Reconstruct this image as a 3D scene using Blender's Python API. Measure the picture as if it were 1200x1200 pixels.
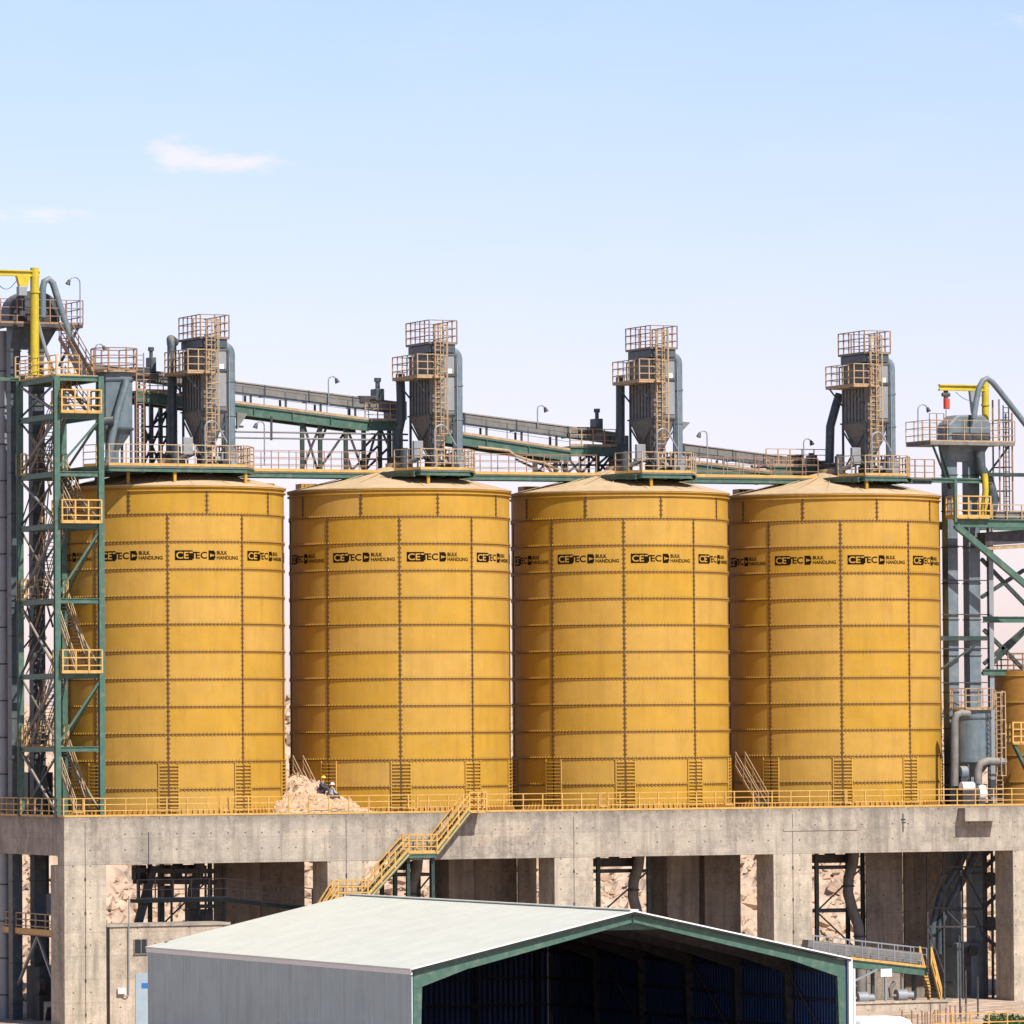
import bpy, bmesh, math, random
from mathutils import Vector, Matrix, noise
random.seed(7)
PI = math.pi
for o in list(bpy.data.objects): bpy.data.objects.remove(o)
sc = bpy.context.scene
col = sc.collection

# ---------------------------------------------------------------- camera
FPX = 7000.0                       # focal length in pixels of a 1200 px picture
YAW, PIT, ROL = 0.4226, 0.03747, 0.00661
CAM = Vector((-126.85038, -350.22709, 17.86967))
FWD = Vector((math.sin(YAW)*math.cos(PIT), math.cos(YAW)*math.cos(PIT), math.sin(PIT)))
_r0 = Vector((math.cos(YAW), -math.sin(YAW), 0)); _u0 = _r0.cross(FWD)
RGT = _r0*math.cos(ROL) - _u0*math.sin(ROL)
UPV = _u0*math.cos(ROL) + _r0*math.sin(ROL)
cd = bpy.data.cameras.new('camera'); cam = bpy.data.objects.new('camera', cd); col.objects.link(cam)
cd.sensor_width = 36; cd.lens = FPX/1200*36; cd.clip_start = 1; cd.clip_end = 20000
m = Matrix((RGT, UPV, -FWD)).transposed().to_4x4(); m.translation = CAM
cam.matrix_world = m
sc.camera = cam

# ---------------------------------------------------------------- sky and sun
SUN_EL = math.radians(47); SUN_AZ = math.radians(167)      # from +Y towards +X
wd = bpy.data.worlds.new("World"); sc.world = wd; wd.use_nodes = True
nt = wd.node_tree; nt.nodes.clear()
def wn(t, **k):
    n = nt.nodes.new(t)
    for a, b in k.items(): setattr(n, a, b)
    return n
def wmath(op, a, b=None, c=None):
    n = wn('ShaderNodeMath', operation=op)
    for i, v in enumerate((a, b, c)):
        if v is None: continue
        if isinstance(v, (int, float)): n.inputs[i].default_value = v
        else: nt.links.new(v, n.inputs[i])
    return n.outputs[0]
sky = wn('ShaderNodeTexSky', sky_type='NISHITA'); sky.sun_disc = False
sky.sun_elevation = SUN_EL; sky.sun_rotation = SUN_AZ
sky.air_density = 1.0; sky.dust_density = 0.6; sky.ozone_density = 2.0
tc = wn('ShaderNodeTexCoord')
sep = wn('ShaderNodeSeparateXYZ'); nt.links.new(tc.outputs['Generated'], sep.inputs[0])
# clouds: soft patches at real compass bearings and elevations
azim = wmath('ARCTAN2', sep.outputs[0], sep.outputs[1]); elev = wmath('ARCSINE', sep.outputs[2])
comb = wn('ShaderNodeCombineXYZ'); nt.links.new(wmath('MULTIPLY', azim, 1.0), comb.inputs[0]); nt.links.new(wmath('MULTIPLY', elev, 2.6), comb.inputs[1])
ns = wn('ShaderNodeTexNoise'); ns.inputs['Scale'].default_value = 130; ns.inputs['Detail'].default_value = 7; ns.inputs['Roughness'].default_value = .6
nt.links.new(comb.outputs[0], ns.inputs['Vector'])
nl = wn('ShaderNodeTexNoise'); nl.inputs['Scale'].default_value = 42; nl.inputs['Detail'].default_value = 3
nt.links.new(comb.outputs[0], nl.inputs['Vector'])
def skydir(px, py):
    d = (FWD + RGT*(px-600)/FPX - UPV*(py-600)/FPX).normalized()
    return math.atan2(d.x, d.y), math.asin(d.z)
cloud = None
for px, py, wx, wy, amp in ((212, 180, 46, 20, 1.1), (262, 192, 80, 16, 1.0), (40, 252, 80, 20, .62), (136, 183, 12, 9, .35), (1190, 28, 40, 20, .6), (1020, 10, 60, 10, .1), (1000, 500, 160, 40, .2), (330, 300, 200, 20, .10)):
    a0, e0 = skydir(px, py)
    dx = wmath('DIVIDE', wmath('SUBTRACT', azim, a0), wx/FPX); dy = wmath('DIVIDE', wmath('SUBTRACT', elev, e0), wy/FPX)
    d2 = wmath('ADD', wmath('MULTIPLY', dx, dx), wmath('MULTIPLY', dy, dy))
    g = wmath('MULTIPLY', wmath('POWER', 2.718, wmath('MULTIPLY', d2, -1.0)), amp)
    cloud = g if cloud is None else wmath('MAXIMUM', cloud, g)
nn = wn('ShaderNodeMapRange'); nn.inputs['From Min'].default_value = .33; nn.inputs['From Max'].default_value = .62
nt.links.new(ns.outputs['Fac'], nn.inputs['Value'])
cs = wn('ShaderNodeMapRange', interpolation_type='SMOOTHSTEP'); cs.inputs['From Min'].default_value = .34; cs.inputs['From Max'].default_value = 1.4
nt.links.new(wmath('ADD', cloud, wmath('MULTIPLY', wmath('SUBTRACT', nn.outputs[0], .5), .75)), cs.inputs['Value'])
cl = wmath('MULTIPLY', cs.outputs[0], wmath('MINIMUM', wmath('MULTIPLY', cloud, 2.2), .8))
wisp = wn('ShaderNodeMapRange'); wisp.inputs['From Min'].default_value = .45; wisp.inputs['From Max'].default_value = .8; wisp.inputs['To Max'].default_value = .07
nt.links.new(nl.outputs['Fac'], wisp.inputs['Value'])
cl = wmath('MAXIMUM', cl, wisp.outputs[0])
# pale haze band low over the horizon; sky above dimmed to cut fill light
tint = wn('ShaderNodeValToRGB'); cr = tint.color_ramp; cr.interpolation = 'LINEAR'
nt.links.new(wmath('DIVIDE', elev, .5), tint.inputs[0])
for i, (e_, c_) in enumerate(((0.0, (.95, .775, .97)), (.13, (.91, .775, .97)), (.25, (.84, .79, .98)), (.7, (.62, .62, .68)))):
    el_ = cr.elements[i] if i < 2 else cr.elements.new(e_)
    el_.position = e_; el_.color = (*c_, 1)
SKYMUL = wn('ShaderNodeMix', data_type='RGBA', blend_type='MULTIPLY'); SKYMUL.inputs[0].default_value = 1
nt.links.new(sky.outputs[0], SKYMUL.inputs[6]); nt.links.new(tint.outputs[0], SKYMUL.inputs[7])
cmix = wn('ShaderNodeMix', data_type='RGBA'); nt.links.new(cl, cmix.inputs[0])
nt.links.new(SKYMUL.outputs[2], cmix.inputs[6]); cmix.inputs[7].default_value = (5.6, 5.3, 5.7, 1)
bg = wn('ShaderNodeBackground'); bg.inputs[1].default_value = 0.125
nt.links.new(cmix.outputs[2], bg.inputs[0])
wo = wn('ShaderNodeOutputWorld'); nt.links.new(bg.outputs[0], wo.inputs[0])

sd = bpy.data.lights.new('sun', 'SUN'); sd.energy = 4.8; sd.angle = math.radians(.5); sd.color = (1, .95, .87)
so = bpy.data.objects.new('sun', sd); col.objects.link(so)
sdir = Vector((math.sin(SUN_AZ)*math.cos(SUN_EL), math.cos(SUN_AZ)*math.cos(SUN_EL), math.sin(SUN_EL)))
so.rotation_euler = sdir.to_track_quat('Z', 'Y').to_euler(); so.location = (0, -50, 90)
sc.view_settings.view_transform = 'Standard'; sc.view_settings.look = 'None'
sc.view_settings.exposure = 0.5; sc.view_settings.gamma = 1

# ---------------------------------------------------------------- helpers
def W(px, py, pl, ax=1):
    """world point on the plane (axis ax = pl) seen at a pixel of the photograph: used to measure positions"""
    d = FWD + RGT*(px-600)/FPX - UPV*(py-600)/FPX
    return CAM + d*((pl-CAM[ax])/d[ax])
V = Vector
def worigin(o):
    v = V((0, 0, 0))
    while o is not None: v += o.location; o = o.parent
    return v
class MB:
    def __init__(s): s.v = []; s.f = []; s.m = []; s.mi = 0
    def add(s, vs, fs):
        b = len(s.v); s.v += [tuple(v) for v in vs]
        for f in fs: s.f.append([b+i for i in f]); s.m.append(s.mi)
        return s
    def box(s, x0, x1, y0, y1, z0, z1):
        if x0 > x1: x0, x1 = x1, x0
        if y0 > y1: y0, y1 = y1, y0
        if z0 > z1: z0, z1 = z1, z0
        return s.add([(x0,y0,z0),(x1,y0,z0),(x1,y1,z0),(x0,y1,z0),(x0,y0,z1),(x1,y0,z1),(x1,y1,z1),(x0,y1,z1)],
              [(0,3,2,1),(4,5,6,7),(0,1,5,4),(1,2,6,5),(2,3,7,6),(3,0,4,7)])
    def frame(s, p, q):
        d = (q-p).normalized(); up = V((0,0,1)) if abs(d.z) < .95 else V((0,1,0))
        a = d.cross(up).normalized(); b = a.cross(d).normalized(); return a, b
    def beam(s, p, q, w, h=None):
        p = V(p); q = V(q); h = h or w
        if (q-p).length < 1e-5: return s
        a, b = s.frame(p, q); a = a*w/2; b = b*h/2
        return s.add([p-a-b,p+a-b,p+a+b,p-a+b,q-a-b,q+a-b,q+a+b,q-a+b],[(0,1,2,3),(7,6,5,4),(0,4,5,1),(1,5,6,2),(2,6,7,3),(3,7,4,0)])
    def ibeam(s, p, q, w, h, t=.06):
        p = V(p); q = V(q); a, b = s.frame(p, q)
        s.beam(p+b*(h/2-t/2), q+b*(h/2-t/2), w, t); s.beam(p-b*(h/2-t/2), q-b*(h/2-t/2), w, t); s.beam(p, q, t, h-2*t); return s
    def cyl(s, p, q, r0, r1=None, n=12, caps=True):
        p = V(p); q = V(q); r1 = r0 if r1 is None else r1; a, b = s.frame(p, q)
        vs = []
        for c, r in ((p, r0), (q, r1)):
            for i in range(n):
                t = 2*PI*i/n; vs.append(c + a*math.cos(t)*r + b*math.sin(t)*r)
        fs = [(i, (i+1) % n, n+(i+1) % n, n+i) for i in range(n)]
        if caps: fs += [tuple(range(n-1,-1,-1)), tuple(range(n, 2*n))]
        return s.add(vs, fs)
    def tube(s, pts, r, n=10, caps=True):
        pts = [V(p) for p in pts]; rs = r if isinstance(r, (list, tuple)) else [r]*len(pts)
        vs = []; pa = None
        for i, c in enumerate(pts):
            t = (pts[min(i+1, len(pts)-1)] - pts[max(i-1, 0)]).normalized()
            if pa is None:
                up = V((0,0,1)) if abs(t.z) < .9 else V((0,1,0)); a = t.cross(up).normalized()
            else: a = (pa - t*pa.dot(t)).normalized()
            pa = a; b = a.cross(t).normalized()
            for k in range(n):
                u = 2*PI*k/n; vs.append(c + a*math.cos(u)*rs[i] + b*math.sin(u)*rs[i])
        fs = []
        for i in range(len(pts)-1):
            for k in range(n): fs.append((i*n+k, i*n+(k+1) % n, (i+1)*n+(k+1) % n, (i+1)*n+k))
        if caps: fs += [tuple(range(n-1,-1,-1)), tuple(range((len(pts)-1)*n, len(pts)*n))]
        return s.add(vs, fs)
    def lathe(s, prof, cx, cy, n=48):
        vs = []
        for r, z in prof:
            for i in range(n): t = 2*PI*i/n; vs.append((cx+r*math.cos(t), cy+r*math.sin(t), z))
        fs = []
        for j in range(len(prof)-1):
            for i in range(n): fs.append((j*n+i, j*n+(i+1) % n, (j+1)*n+(i+1) % n, (j+1)*n+i))
        return s.add(vs, fs)
    def prism(s, poly, off):
        """poly: list of 3D points, extruded by vector off"""
        n = len(poly); off = V(off); poly = [V(p) for p in poly]
        return s.add(poly + [p+off for p in poly], [tuple(range(n-1,-1,-1)), tuple(range(n, 2*n))] + [(i, (i+1) % n, n+(i+1) % n, n+i) for i in range(n)])
    def build(s, name, mat, parent=None, smooth=False, bevel=0, label=None):
        me = bpy.data.meshes.new(name); o3 = worigin(parent)
        me.from_pydata([(v[0]-o3.x, v[1]-o3.y, v[2]-o3.z) for v in s.v], [], s.f)
        bm = bmesh.new(); bm.from_mesh(me); bmesh.ops.recalc_face_normals(bm, faces=bm.faces); bm.to_mesh(me); bm.free()
        for mm in (mat if isinstance(mat, (list, tuple)) else [mat]): me.materials.append(mm)
        for p, k in zip(me.polygons, s.m): p.material_index = k
        if smooth:
            me.shade_smooth()
            try: me.set_sharp_from_angle(angle=math.radians(35))
            except Exception: pass
        o = bpy.data.objects.new(name, me); col.objects.link(o); o.parent = parent
        if bevel:
            b = o.modifiers.new('bevel', 'BEVEL'); b.width = bevel; b.segments = 2; b.limit_method = 'ANGLE'
        if label: o['label'] = label
        return o
def tag(o, label=None, cat=None, group=None, kind=None):
    if label: o['label'] = label
    if cat: o['category'] = cat
    if group: o['group'] = group
    if kind: o['kind'] = kind
    return o
def thing(name, label, cat, loc=(0, 0, 0), group=None):
    o = bpy.data.objects.new(name, None); col.objects.link(o); o.location = loc; o.empty_display_size = .3
    return tag(o, label, cat, group)
def kids(o): return [c for c in bpy.data.objects if c.parent is o]
def copy_tree(o, parent=None):
    ch = kids(o); c = o.copy(); col.objects.link(c); c.parent = parent
    for k in ch: copy_tree(k, c)
    return c

# ---------------------------------------------------------------- materials
def mat(name, color, rough=.6, metal=0, var=.12, scale=1.5, bump=0, bscale=20, dust=0, streak=0, color2=None):
    m = bpy.data.materials.new(name); m.use_nodes = True; t = m.node_tree; b = t.nodes['Principled BSDF']
    L = t.links.new
    tcn = t.nodes.new('ShaderNodeTexCoord'); geo = t.nodes.new('ShaderNodeNewGeometry')
    n = t.nodes.new('ShaderNodeTexNoise'); n.inputs['Scale'].default_value = scale; n.inputs['Detail'].default_value = 6; n.inputs['Roughness'].default_value = .65
    L(geo.outputs['Position'], n.inputs['Vector'])
    mr = t.nodes.new('ShaderNodeMapRange'); mr.inputs['From Min'].default_value = .25; mr.inputs['From Max'].default_value = .75
    L(n.outputs['Fac'], mr.inputs['Value'])
    mx = t.nodes.new('ShaderNodeMix'); mx.data_type = 'RGBA'; L(mr.outputs[0], mx.inputs[0])
    c2 = color2 or tuple(min(1, c*(1+var)) for c in color); c1 = tuple(c*(1-var) for c in color)
    mx.inputs[6].default_value = (*c1, 1); mx.inputs[7].default_value = (*c2, 1)
    out = mx.outputs[2]
    if streak:
        mp = t.nodes.new('ShaderNodeMapping'); mp.inputs['Scale'].default_value = (2.2, 2.2, .16); L(geo.outputs['Position'], mp.inputs[0])
        n2 = t.nodes.new('ShaderNodeTexNoise'); n2.inputs['Scale'].default_value = 1.0; n2.inputs['Detail'].default_value = 5; L(mp.outputs[0], n2.inputs['Vector'])
        r2 = t.nodes.new('ShaderNodeMapRange'); r2.inputs['From Min'].default_value = .5; r2.inputs['From Max'].default_value = .78; L(n2.outputs['Fac'], r2.inputs['Value']); r2.inputs['To Max'].default_value = streak
        m2 = t.nodes.new('ShaderNodeMix'); m2.data_type = 'RGBA'; L(r2.outputs[0], m2.inputs[0]); L(out, m2.inputs[6])
        m2.inputs[7].default_value = (color[0]*.45, color[1]*.42, color[2]*.4, 1); out = m2.outputs[2]
    if dust:
        sp = t.nodes.new('ShaderNodeSeparateXYZ'); L(geo.outputs['Normal'], sp.inputs[0])
        r3 = t.nodes.new('ShaderNodeMapRange'); r3.inputs['From Min'].default_value = .35; r3.inputs['From Max'].default_value = .9; r3.inputs['To Max'].default_value = dust
        L(sp.outputs[2], r3.inputs['Value'])
        n4 = t.nodes.new('ShaderNodeTexNoise'); n4.inputs['Scale'].default_value = 2.3; n4.inputs['Detail'].default_value = 5; L(geo.outputs['Position'], n4.inputs['Vector'])
        r5 = t.nodes.new('ShaderNodeMapRange'); r5.inputs['From Min'].default_value = .5; r5.inputs['From Max'].default_value = .75; r5.inputs['To Max'].default_value = dust*.35; L(n4.outputs['Fac'], r5.inputs['Value'])
        ad = t.nodes.new('ShaderNodeMath'); ad.operation = 'MAXIMUM'; L(r3.outputs[0], ad.inputs[0]); L(r5.outputs[0], ad.inputs[1])
        m3 = t.nodes.new('ShaderNodeMix'); m3.data_type = 'RGBA'; L(ad.outputs[0], m3.inputs[0]); L(out, m3.inputs[6]); m3.inputs[7].default_value = (.44, .33, .22, 1); out = m3.outputs[2]
    L(out, b.inputs['Base Color']); b.inputs['Roughness'].default_value = rough; b.inputs['Metallic'].default_value = metal
    if bump:
        n3 = t.nodes.new('ShaderNodeTexNoise'); n3.inputs['Scale'].default_value = bscale; n3.inputs['Detail'].default_value = 6; L(geo.outputs['Position'], n3.inputs['Vector'])
        bp = t.nodes.new('ShaderNodeBump'); bp.inputs['Strength'].default_value = bump; bp.inputs['Distance'].default_value = .1; L(n3.outputs['Fac'], bp.inputs['Height']); L(bp.outputs[0], b.inputs['Normal'])
    return m
M = {}
M['silo'] = mat('silo_paint', (.44, .24, .022), .7, var=.12, scale=.55, streak=.22, dust=.2, bump=.05, bscale=3)
M['flange'] = mat('flange_shade', (.10, .045, .012), .6, var=.2, scale=3)  # dark brown stands in for the shadow line along the flanges
def sheet_tone(m):
    t = m.node_tree; L = t.links.new; b = t.nodes['Principled BSDF']; src = b.inputs['Base Color'].links[0].from_socket
    def mth(op, a, c=None):
        n = t.nodes.new('ShaderNodeMath'); n.operation = op
        for i, v in enumerate((a, c)):
            if v is None: continue
            if isinstance(v, (int, float)): n.inputs[i].default_value = v
            else: L(v, n.inputs[i])
        return n.outputs[0]
    tc_ = t.nodes.new('ShaderNodeTexCoord'); sp = t.nodes.new('ShaderNodeSeparateXYZ'); L(tc_.outputs['Object'], sp.inputs[0])
    ang = mth('ARCTAN2', sp.outputs[1], sp.outputs[0])
    iz = mth('FLOOR', mth('DIVIDE', mth('SUBTRACT', sp.outputs[2], 1.6425), 1.73652))
    ang = mth('ADD', ang, mth('MULTIPLY', mth('GREATER_THAN', iz, 9.5), PI/9)); ia = mth('FLOOR', mth('DIVIDE', mth('SUBTRACT', ang, math.atan2(-350.2-8.8, -126.85-26.528)), 2*PI/9))
    oi = t.nodes.new('ShaderNodeObjectInfo'); so_ = t.nodes.new('ShaderNodeSeparateXYZ'); L(oi.outputs['Location'], so_.inputs[0])
    cb = t.nodes.new('ShaderNodeCombineXYZ'); L(ia, cb.inputs[0]); L(iz, cb.inputs[1]); L(mth('FLOOR', mth('MULTIPLY', so_.outputs[0], .37)), cb.inputs[2])
    wn_ = t.nodes.new('ShaderNodeTexWhiteNoise'); wn_.noise_dimensions = '3D'; L(cb.outputs[0], wn_.inputs['Vector'])
    val = mth('ADD', mth('MULTIPLY', wn_.outputs['Value'], .07), .94)
    hs = t.nodes.new('ShaderNodeHueSaturation'); L(src, hs.inputs['Color']); L(val, hs.inputs['Value']); L(mth('ADD', mth('MULTIPLY', wn_.outputs['Value'], -.07), 1.0), hs.inputs['Saturation'])
    # rust marks and dusty bands hanging from the ring flanges
    geo = t.nodes.new('ShaderNodeNewGeometry'); mp = t.nodes.new('ShaderNodeMapping'); mp.inputs['Scale'].default_value = (3.5, 3.5, .35); L(geo.outputs['Position'], mp.inputs[0])
    n1 = t.nodes.new('ShaderNodeTexNoise'); n1.inputs['Scale'].default_value = 1.6; n1.inputs['Detail'].default_value = 6; n1.inputs['Roughness'].default_value = .7; L(mp.outputs[0], n1.inputs['Vector'])
    fr = mth('FRACT', mth('DIVIDE', mth('SUBTRACT', sp.outputs[2], 1.6425), 1.73652))      # 1 just under a ring
    r1 = t.nodes.new('ShaderNodeMapRange'); r1.inputs['From Min'].default_value = .56; r1.inputs['From Max'].default_value = .72; L(n1.outputs['Fac'], r1.inputs['Value'])
    fac = mth('MULTIPLY', mth('MULTIPLY', r1.outputs[0], mth('POWER', fr, 2.0)), .55)
    mx = t.nodes.new('ShaderNodeMix'); mx.data_type = 'RGBA'; L(fac, mx.inputs[0]); L(hs.outputs[0], mx.inputs[6]); mx.inputs[7].default_value = (.20, .085, .025, 1)
    n2 = t.nodes.new('ShaderNodeTexNoise'); n2.inputs['Scale'].default_value = .9; n2.inputs['Detail'].default_value = 7; n2.inputs['Roughness'].default_value = .7; L(geo.outputs['Position'], n2.inputs['Vector'])
    r2 = t.nodes.new('ShaderNodeMapRange'); r2.inputs['From Min'].default_value = .50; r2.inputs['From Max'].default_value = .8; r2.inputs['To Max'].default_value = .55; L(n2.outputs['Fac'], r2.inputs['Value'])
    m2 = t.nodes.new('ShaderNodeMix'); m2.data_type = 'RGBA'; L(r2.outputs[0], m2.inputs[0]); L(mx.outputs[2], m2.inputs[6]); m2.inputs[7].default_value = (.40, .245, .07, 1); b.inputs['Specular IOR Level'].default_value = .25
    L(m2.outputs[2], b.inputs['Base Color'])
sheet_tone(M['silo'])
M['silo_trim'] = mat('silo_trim', (.34, .165, .03), .55, var=.15, scale=3)
M['silo_roof'] = mat('silo_roof', (.50, .36, .21), .75, var=.16, scale=.9, streak=.25)
M['green'] = mat('green_steel', (.045, .108, .080), .5, var=.25, scale=2.5, dust=.5)
M['dgreen'] = mat('dark_green_steel', (.016, .038, .032), .5, var=.25, scale=2.5, dust=.4)
M['blue'] = mat('bluegrey_steel', (.115, .155, .18), .5, var=.2, scale=1.4, streak=.6, dust=.55)
M['dblue'] = mat('dark_bluegrey_steel', (.045, .065, .08), .5, var=.18, scale=1.6, streak=.3, dust=.45)
M['grey'] = mat('dusty_grey_steel', (.15, .145, .137), .6, var=.25, scale=2, streak=.5, dust=.4)
M['dark'] = mat('dark_steel', (.035, .035, .04), .55, var=.3, scale=3, dust=.35)
M['galv'] = mat('galvanised_steel', (.23, .245, .26), .5, metal=.1, var=.12, scale=1.7, streak=.3)
M['rail'] = mat('yellow_rail_paint', (.50, .29, .075), .55, var=.3, scale=3)
M['rrail'] = mat('rusty_rail_paint', (.24, .14, .085), .65, var=.3, scale=4)
M['prail'] = mat('pale_rail_paint', (.36, .245, .135), .6, var=.35, scale=4)
M['crane'] = mat('crane_yellow', (.46, .36, .02), .5, var=.2, scale=2, streak=.6)
M['red'] = mat('hoist_red', (.55, .06, .03), .45, var=.15)
M['wood'] = mat('timber', (.30, .22, .14), .8, var=.2, scale=4)
M['white'] = mat('white_paint', (.72, .73, .72), .45, var=.05)
M['black'] = mat('black', (.012, .012, .014), .6, var=.1)
M['ink'] = mat('logo_ink', (.008, .005, .003), .9, var=.1)
M['ink'].node_tree.nodes['Principled BSDF'].inputs['Specular IOR Level'].default_value = .1
M['sand'] = mat('sand', (.44, .31, .21), .95, var=.35, scale=1.2, bump=.9, bscale=5)
M['panelw'] = mat('shed_roof_sheet', (.59, .60, .53), .5, var=.09, scale=.5, streak=.2)
M['skin'] = mat('skin', (.35, .2, .13), .6, var=.05)
M['cloth'] = mat('dark_cloth', (.05, .045, .07), .9, var=.2, scale=9)
M['cloth2'] = mat('light_cloth', (.34, .36, .44), .9, var=.15, scale=9)
M['helmety'] = mat('yellow_helmet', (.8, .55, .03), .35, var=.03)
M['helmetw'] = mat('white_helmet', (.8, .8, .8), .35, var=.03)

def concrete(name, base, dark):
    m = bpy.data.materials.new(name); m.use_nodes = True; t = m.node_tree; b = t.nodes['Principled BSDF']; L = t.links.new
    geo = t.nodes.new('ShaderNodeNewGeometry')
    def nz(sc_, det=6, vec=None, rough=.6):
        n = t.nodes.new('ShaderNodeTexNoise'); n.inputs['Scale'].default_value = sc_; n.inputs['Detail'].default_value = det; n.inputs['Roughness'].default_value = rough
        L(vec or geo.outputs['Position'], n.inputs['Vector']); return n.outputs['Fac']
    def rg(v, a, b_, c=0, d=1):
        r = t.nodes.new('ShaderNodeMapRange'); r.inputs['From Min'].default_value = a; r.inputs['From Max'].default_value = b_; r.inputs['To Min'].default_value = c; r.inputs['To Max'].default_value = d; L(v, r.inputs['Value']); return r.outputs[0]
    def mix(f, a, c, bt='MIX'):
        n = t.nodes.new('ShaderNodeMix'); n.data_type = 'RGBA'; n.blend_type = bt
        if isinstance(f, float): n.inputs[0].default_value = f
        else: L(f, n.inputs[0])
        for i, v in ((6, a), (7, c)):
            if isinstance(v, tuple): n.inputs[i].default_value = (*v, 1)
            else: L(v, n.inputs[i])
        return n.outputs[2]
    c = mix(rg(nz(.33, 5), .40, .58), dark, base); c = mix(rg(nz(.8, 3), .56, .62, 0, .45), c, tuple(min(1, x*1.3) for x in base))
    c = mix(rg(nz(2.2, 9, rough=.8), .42, .66, 0, .8), c, tuple(min(1, x*1.32) for x in base)); c = mix(rg(nz(6, 8, rough=.85), .55, .7, 0, .5), c, tuple(x*.5 for x in base))
    mp = t.nodes.new('ShaderNodeMapping'); mp.inputs['Scale'].default_value = (1.6, 1.6, .14); L(geo.outputs['Position'], mp.inputs[0])
    c = mix(rg(nz(1.0, 6, mp.outputs[0]), .47, .72, 0, .75), c, tuple(x*.42 for x in base))
    c = mix(rg(nz(9, 3), .66, .72, 0, .5), c, tuple(x*.3 for x in base))
    # pale repair patches and shutter joints
    vo = t.nodes.new('ShaderNodeTexBrick'); vo.inputs['Brick Width'].default_value = 1.6; vo.inputs['Row Height'].default_value = .8; vo.inputs['Scale'].default_value = .55; vo.inputs['Mortar Size'].default_value = .006; vo.inputs['Color1'].default_value = (1.03, 1.02, 1, 1); vo.inputs['Color2'].default_value = (.90, .90, .91, 1); vo.inputs['Mortar'].default_value = (.62, .58, .55, 1)
    sx = t.nodes.new('ShaderNodeSeparateXYZ'); L(geo.outputs['Position'], sx.inputs[0])
    ad = t.nodes.new('ShaderNodeMath'); ad.operation = 'ADD'; L(sx.outputs[0], ad.inputs[0]); L(sx.outputs[1], ad.inputs[1])
    cb = t.nodes.new('ShaderNodeCombineXYZ'); L(ad.outputs[0], cb.inputs[0]); L(sx.outputs[2], cb.inputs[1]); L(cb.outputs[0], vo.inputs['Vector'])
    c = mix(.8, c, vo.outputs['Color'], 'MULTIPLY')
    def mth(op, a, d=None):
        n = t.nodes.new('ShaderNodeMath'); n.operation = op
        for i, v in enumerate((a, d)):
            if v is None: continue
            if isinstance(v, (int, float)): n.inputs[i].default_value = v
            else: L(v, n.inputs[i])
        return n.outputs[0]
    fu = mth('SUBTRACT', mth('FRACT', mth('DIVIDE', ad.outputs[0], 1.15)), .5); fv = mth('SUBTRACT', mth('FRACT', mth('DIVIDE', mth('ADD', sx.outputs[2], .35), .98)), .5)
    dd = mth('SQRT', mth('ADD', mth('MULTIPLY', fu, fu), mth('MULTIPLY', fv, fv)))
    hole = mth('MULTIPLY', mth('LESS_THAN', dd, .055), rg(nz(1.1, 2), .42, .52))
    c = mix(hole, c, tuple(x*.3 for x in base))
    # grime band near the top edge of the deck
    gz = rg(sx.outputs[2], 12.35, 13.0, 0, 1)
    gm = t.nodes.new('ShaderNodeMath'); gm.operation = 'MULTIPLY'; L(gz, gm.inputs[0]); L(rg(nz(1.4, 6), .35, .65, .15, .8), gm.inputs[1])
    c = mix(gm.outputs[0], c, tuple(x*.33 for x in base))
    L(c, b.inputs['Base Color']); b.inputs['Roughness'].default_value = .9
    n3 = nz(7, 8); bp = t.nodes.new('ShaderNodeBump'); bp.inputs['Strength'].default_value = .5; bp.inputs['Distance'].default_value = .08; L(n3, bp.inputs['Height']); L(bp.outputs[0], b.inputs['Normal'])
    return m
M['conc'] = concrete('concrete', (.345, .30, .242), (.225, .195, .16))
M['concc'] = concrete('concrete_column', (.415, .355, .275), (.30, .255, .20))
M['conc2'] = concrete('concrete_shaded', (.225, .19, .155), (.14, .12, .10))  # same concrete, with the under-deck shade put into its colour
M['conc3'] = concrete('concrete_light', (.40, .335, .26), (.32, .26, .2))

def corrugated(name, color, pitch=.3, axis='X', strength=.6, rough=.45):
    m = mat(name, color, rough, var=.12, scale=.6, streak=.4); t = m.node_tree; b = t.nodes['Principled BSDF']; L = t.links.new
    geo = t.nodes.new('ShaderNodeNewGeometry'); sx = t.nodes.new('ShaderNodeSeparateXYZ'); L(geo.outputs['Position'], sx.inputs[0])
    mu = t.nodes.new('ShaderNodeMath'); mu.operation = 'MULTIPLY'; L(sx.outputs[{'X': 0, 'Y': 1}[axis]], mu.inputs[0]); mu.inputs[1].default_value = 2*PI/pitch
    si = t.nodes.new('ShaderNodeMath'); si.operation = 'SINE'; L(mu.outputs[0], si.inputs[0])
    bp = t.nodes.new('ShaderNodeBump'); bp.inputs['Strength'].default_value = strength; bp.inputs['Distance'].default_value = .04; L(si.outputs[0], bp.inputs['Height']); L(bp.outputs[0], b.inputs['Normal'])
    return m
M['shedwall'] = corrugated('shed_wall_sheet', (.31, .41, .43), .35, 'Y', .3)
M['shedblue'] = corrugated('shed_blue_sheet', (.03, .07, .20), .35, 'X', 1)
M['shedblue2'] = corrugated('shed_blue_sheet_side', (.03, .07, .20), .35, 'Y', 1)

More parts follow.
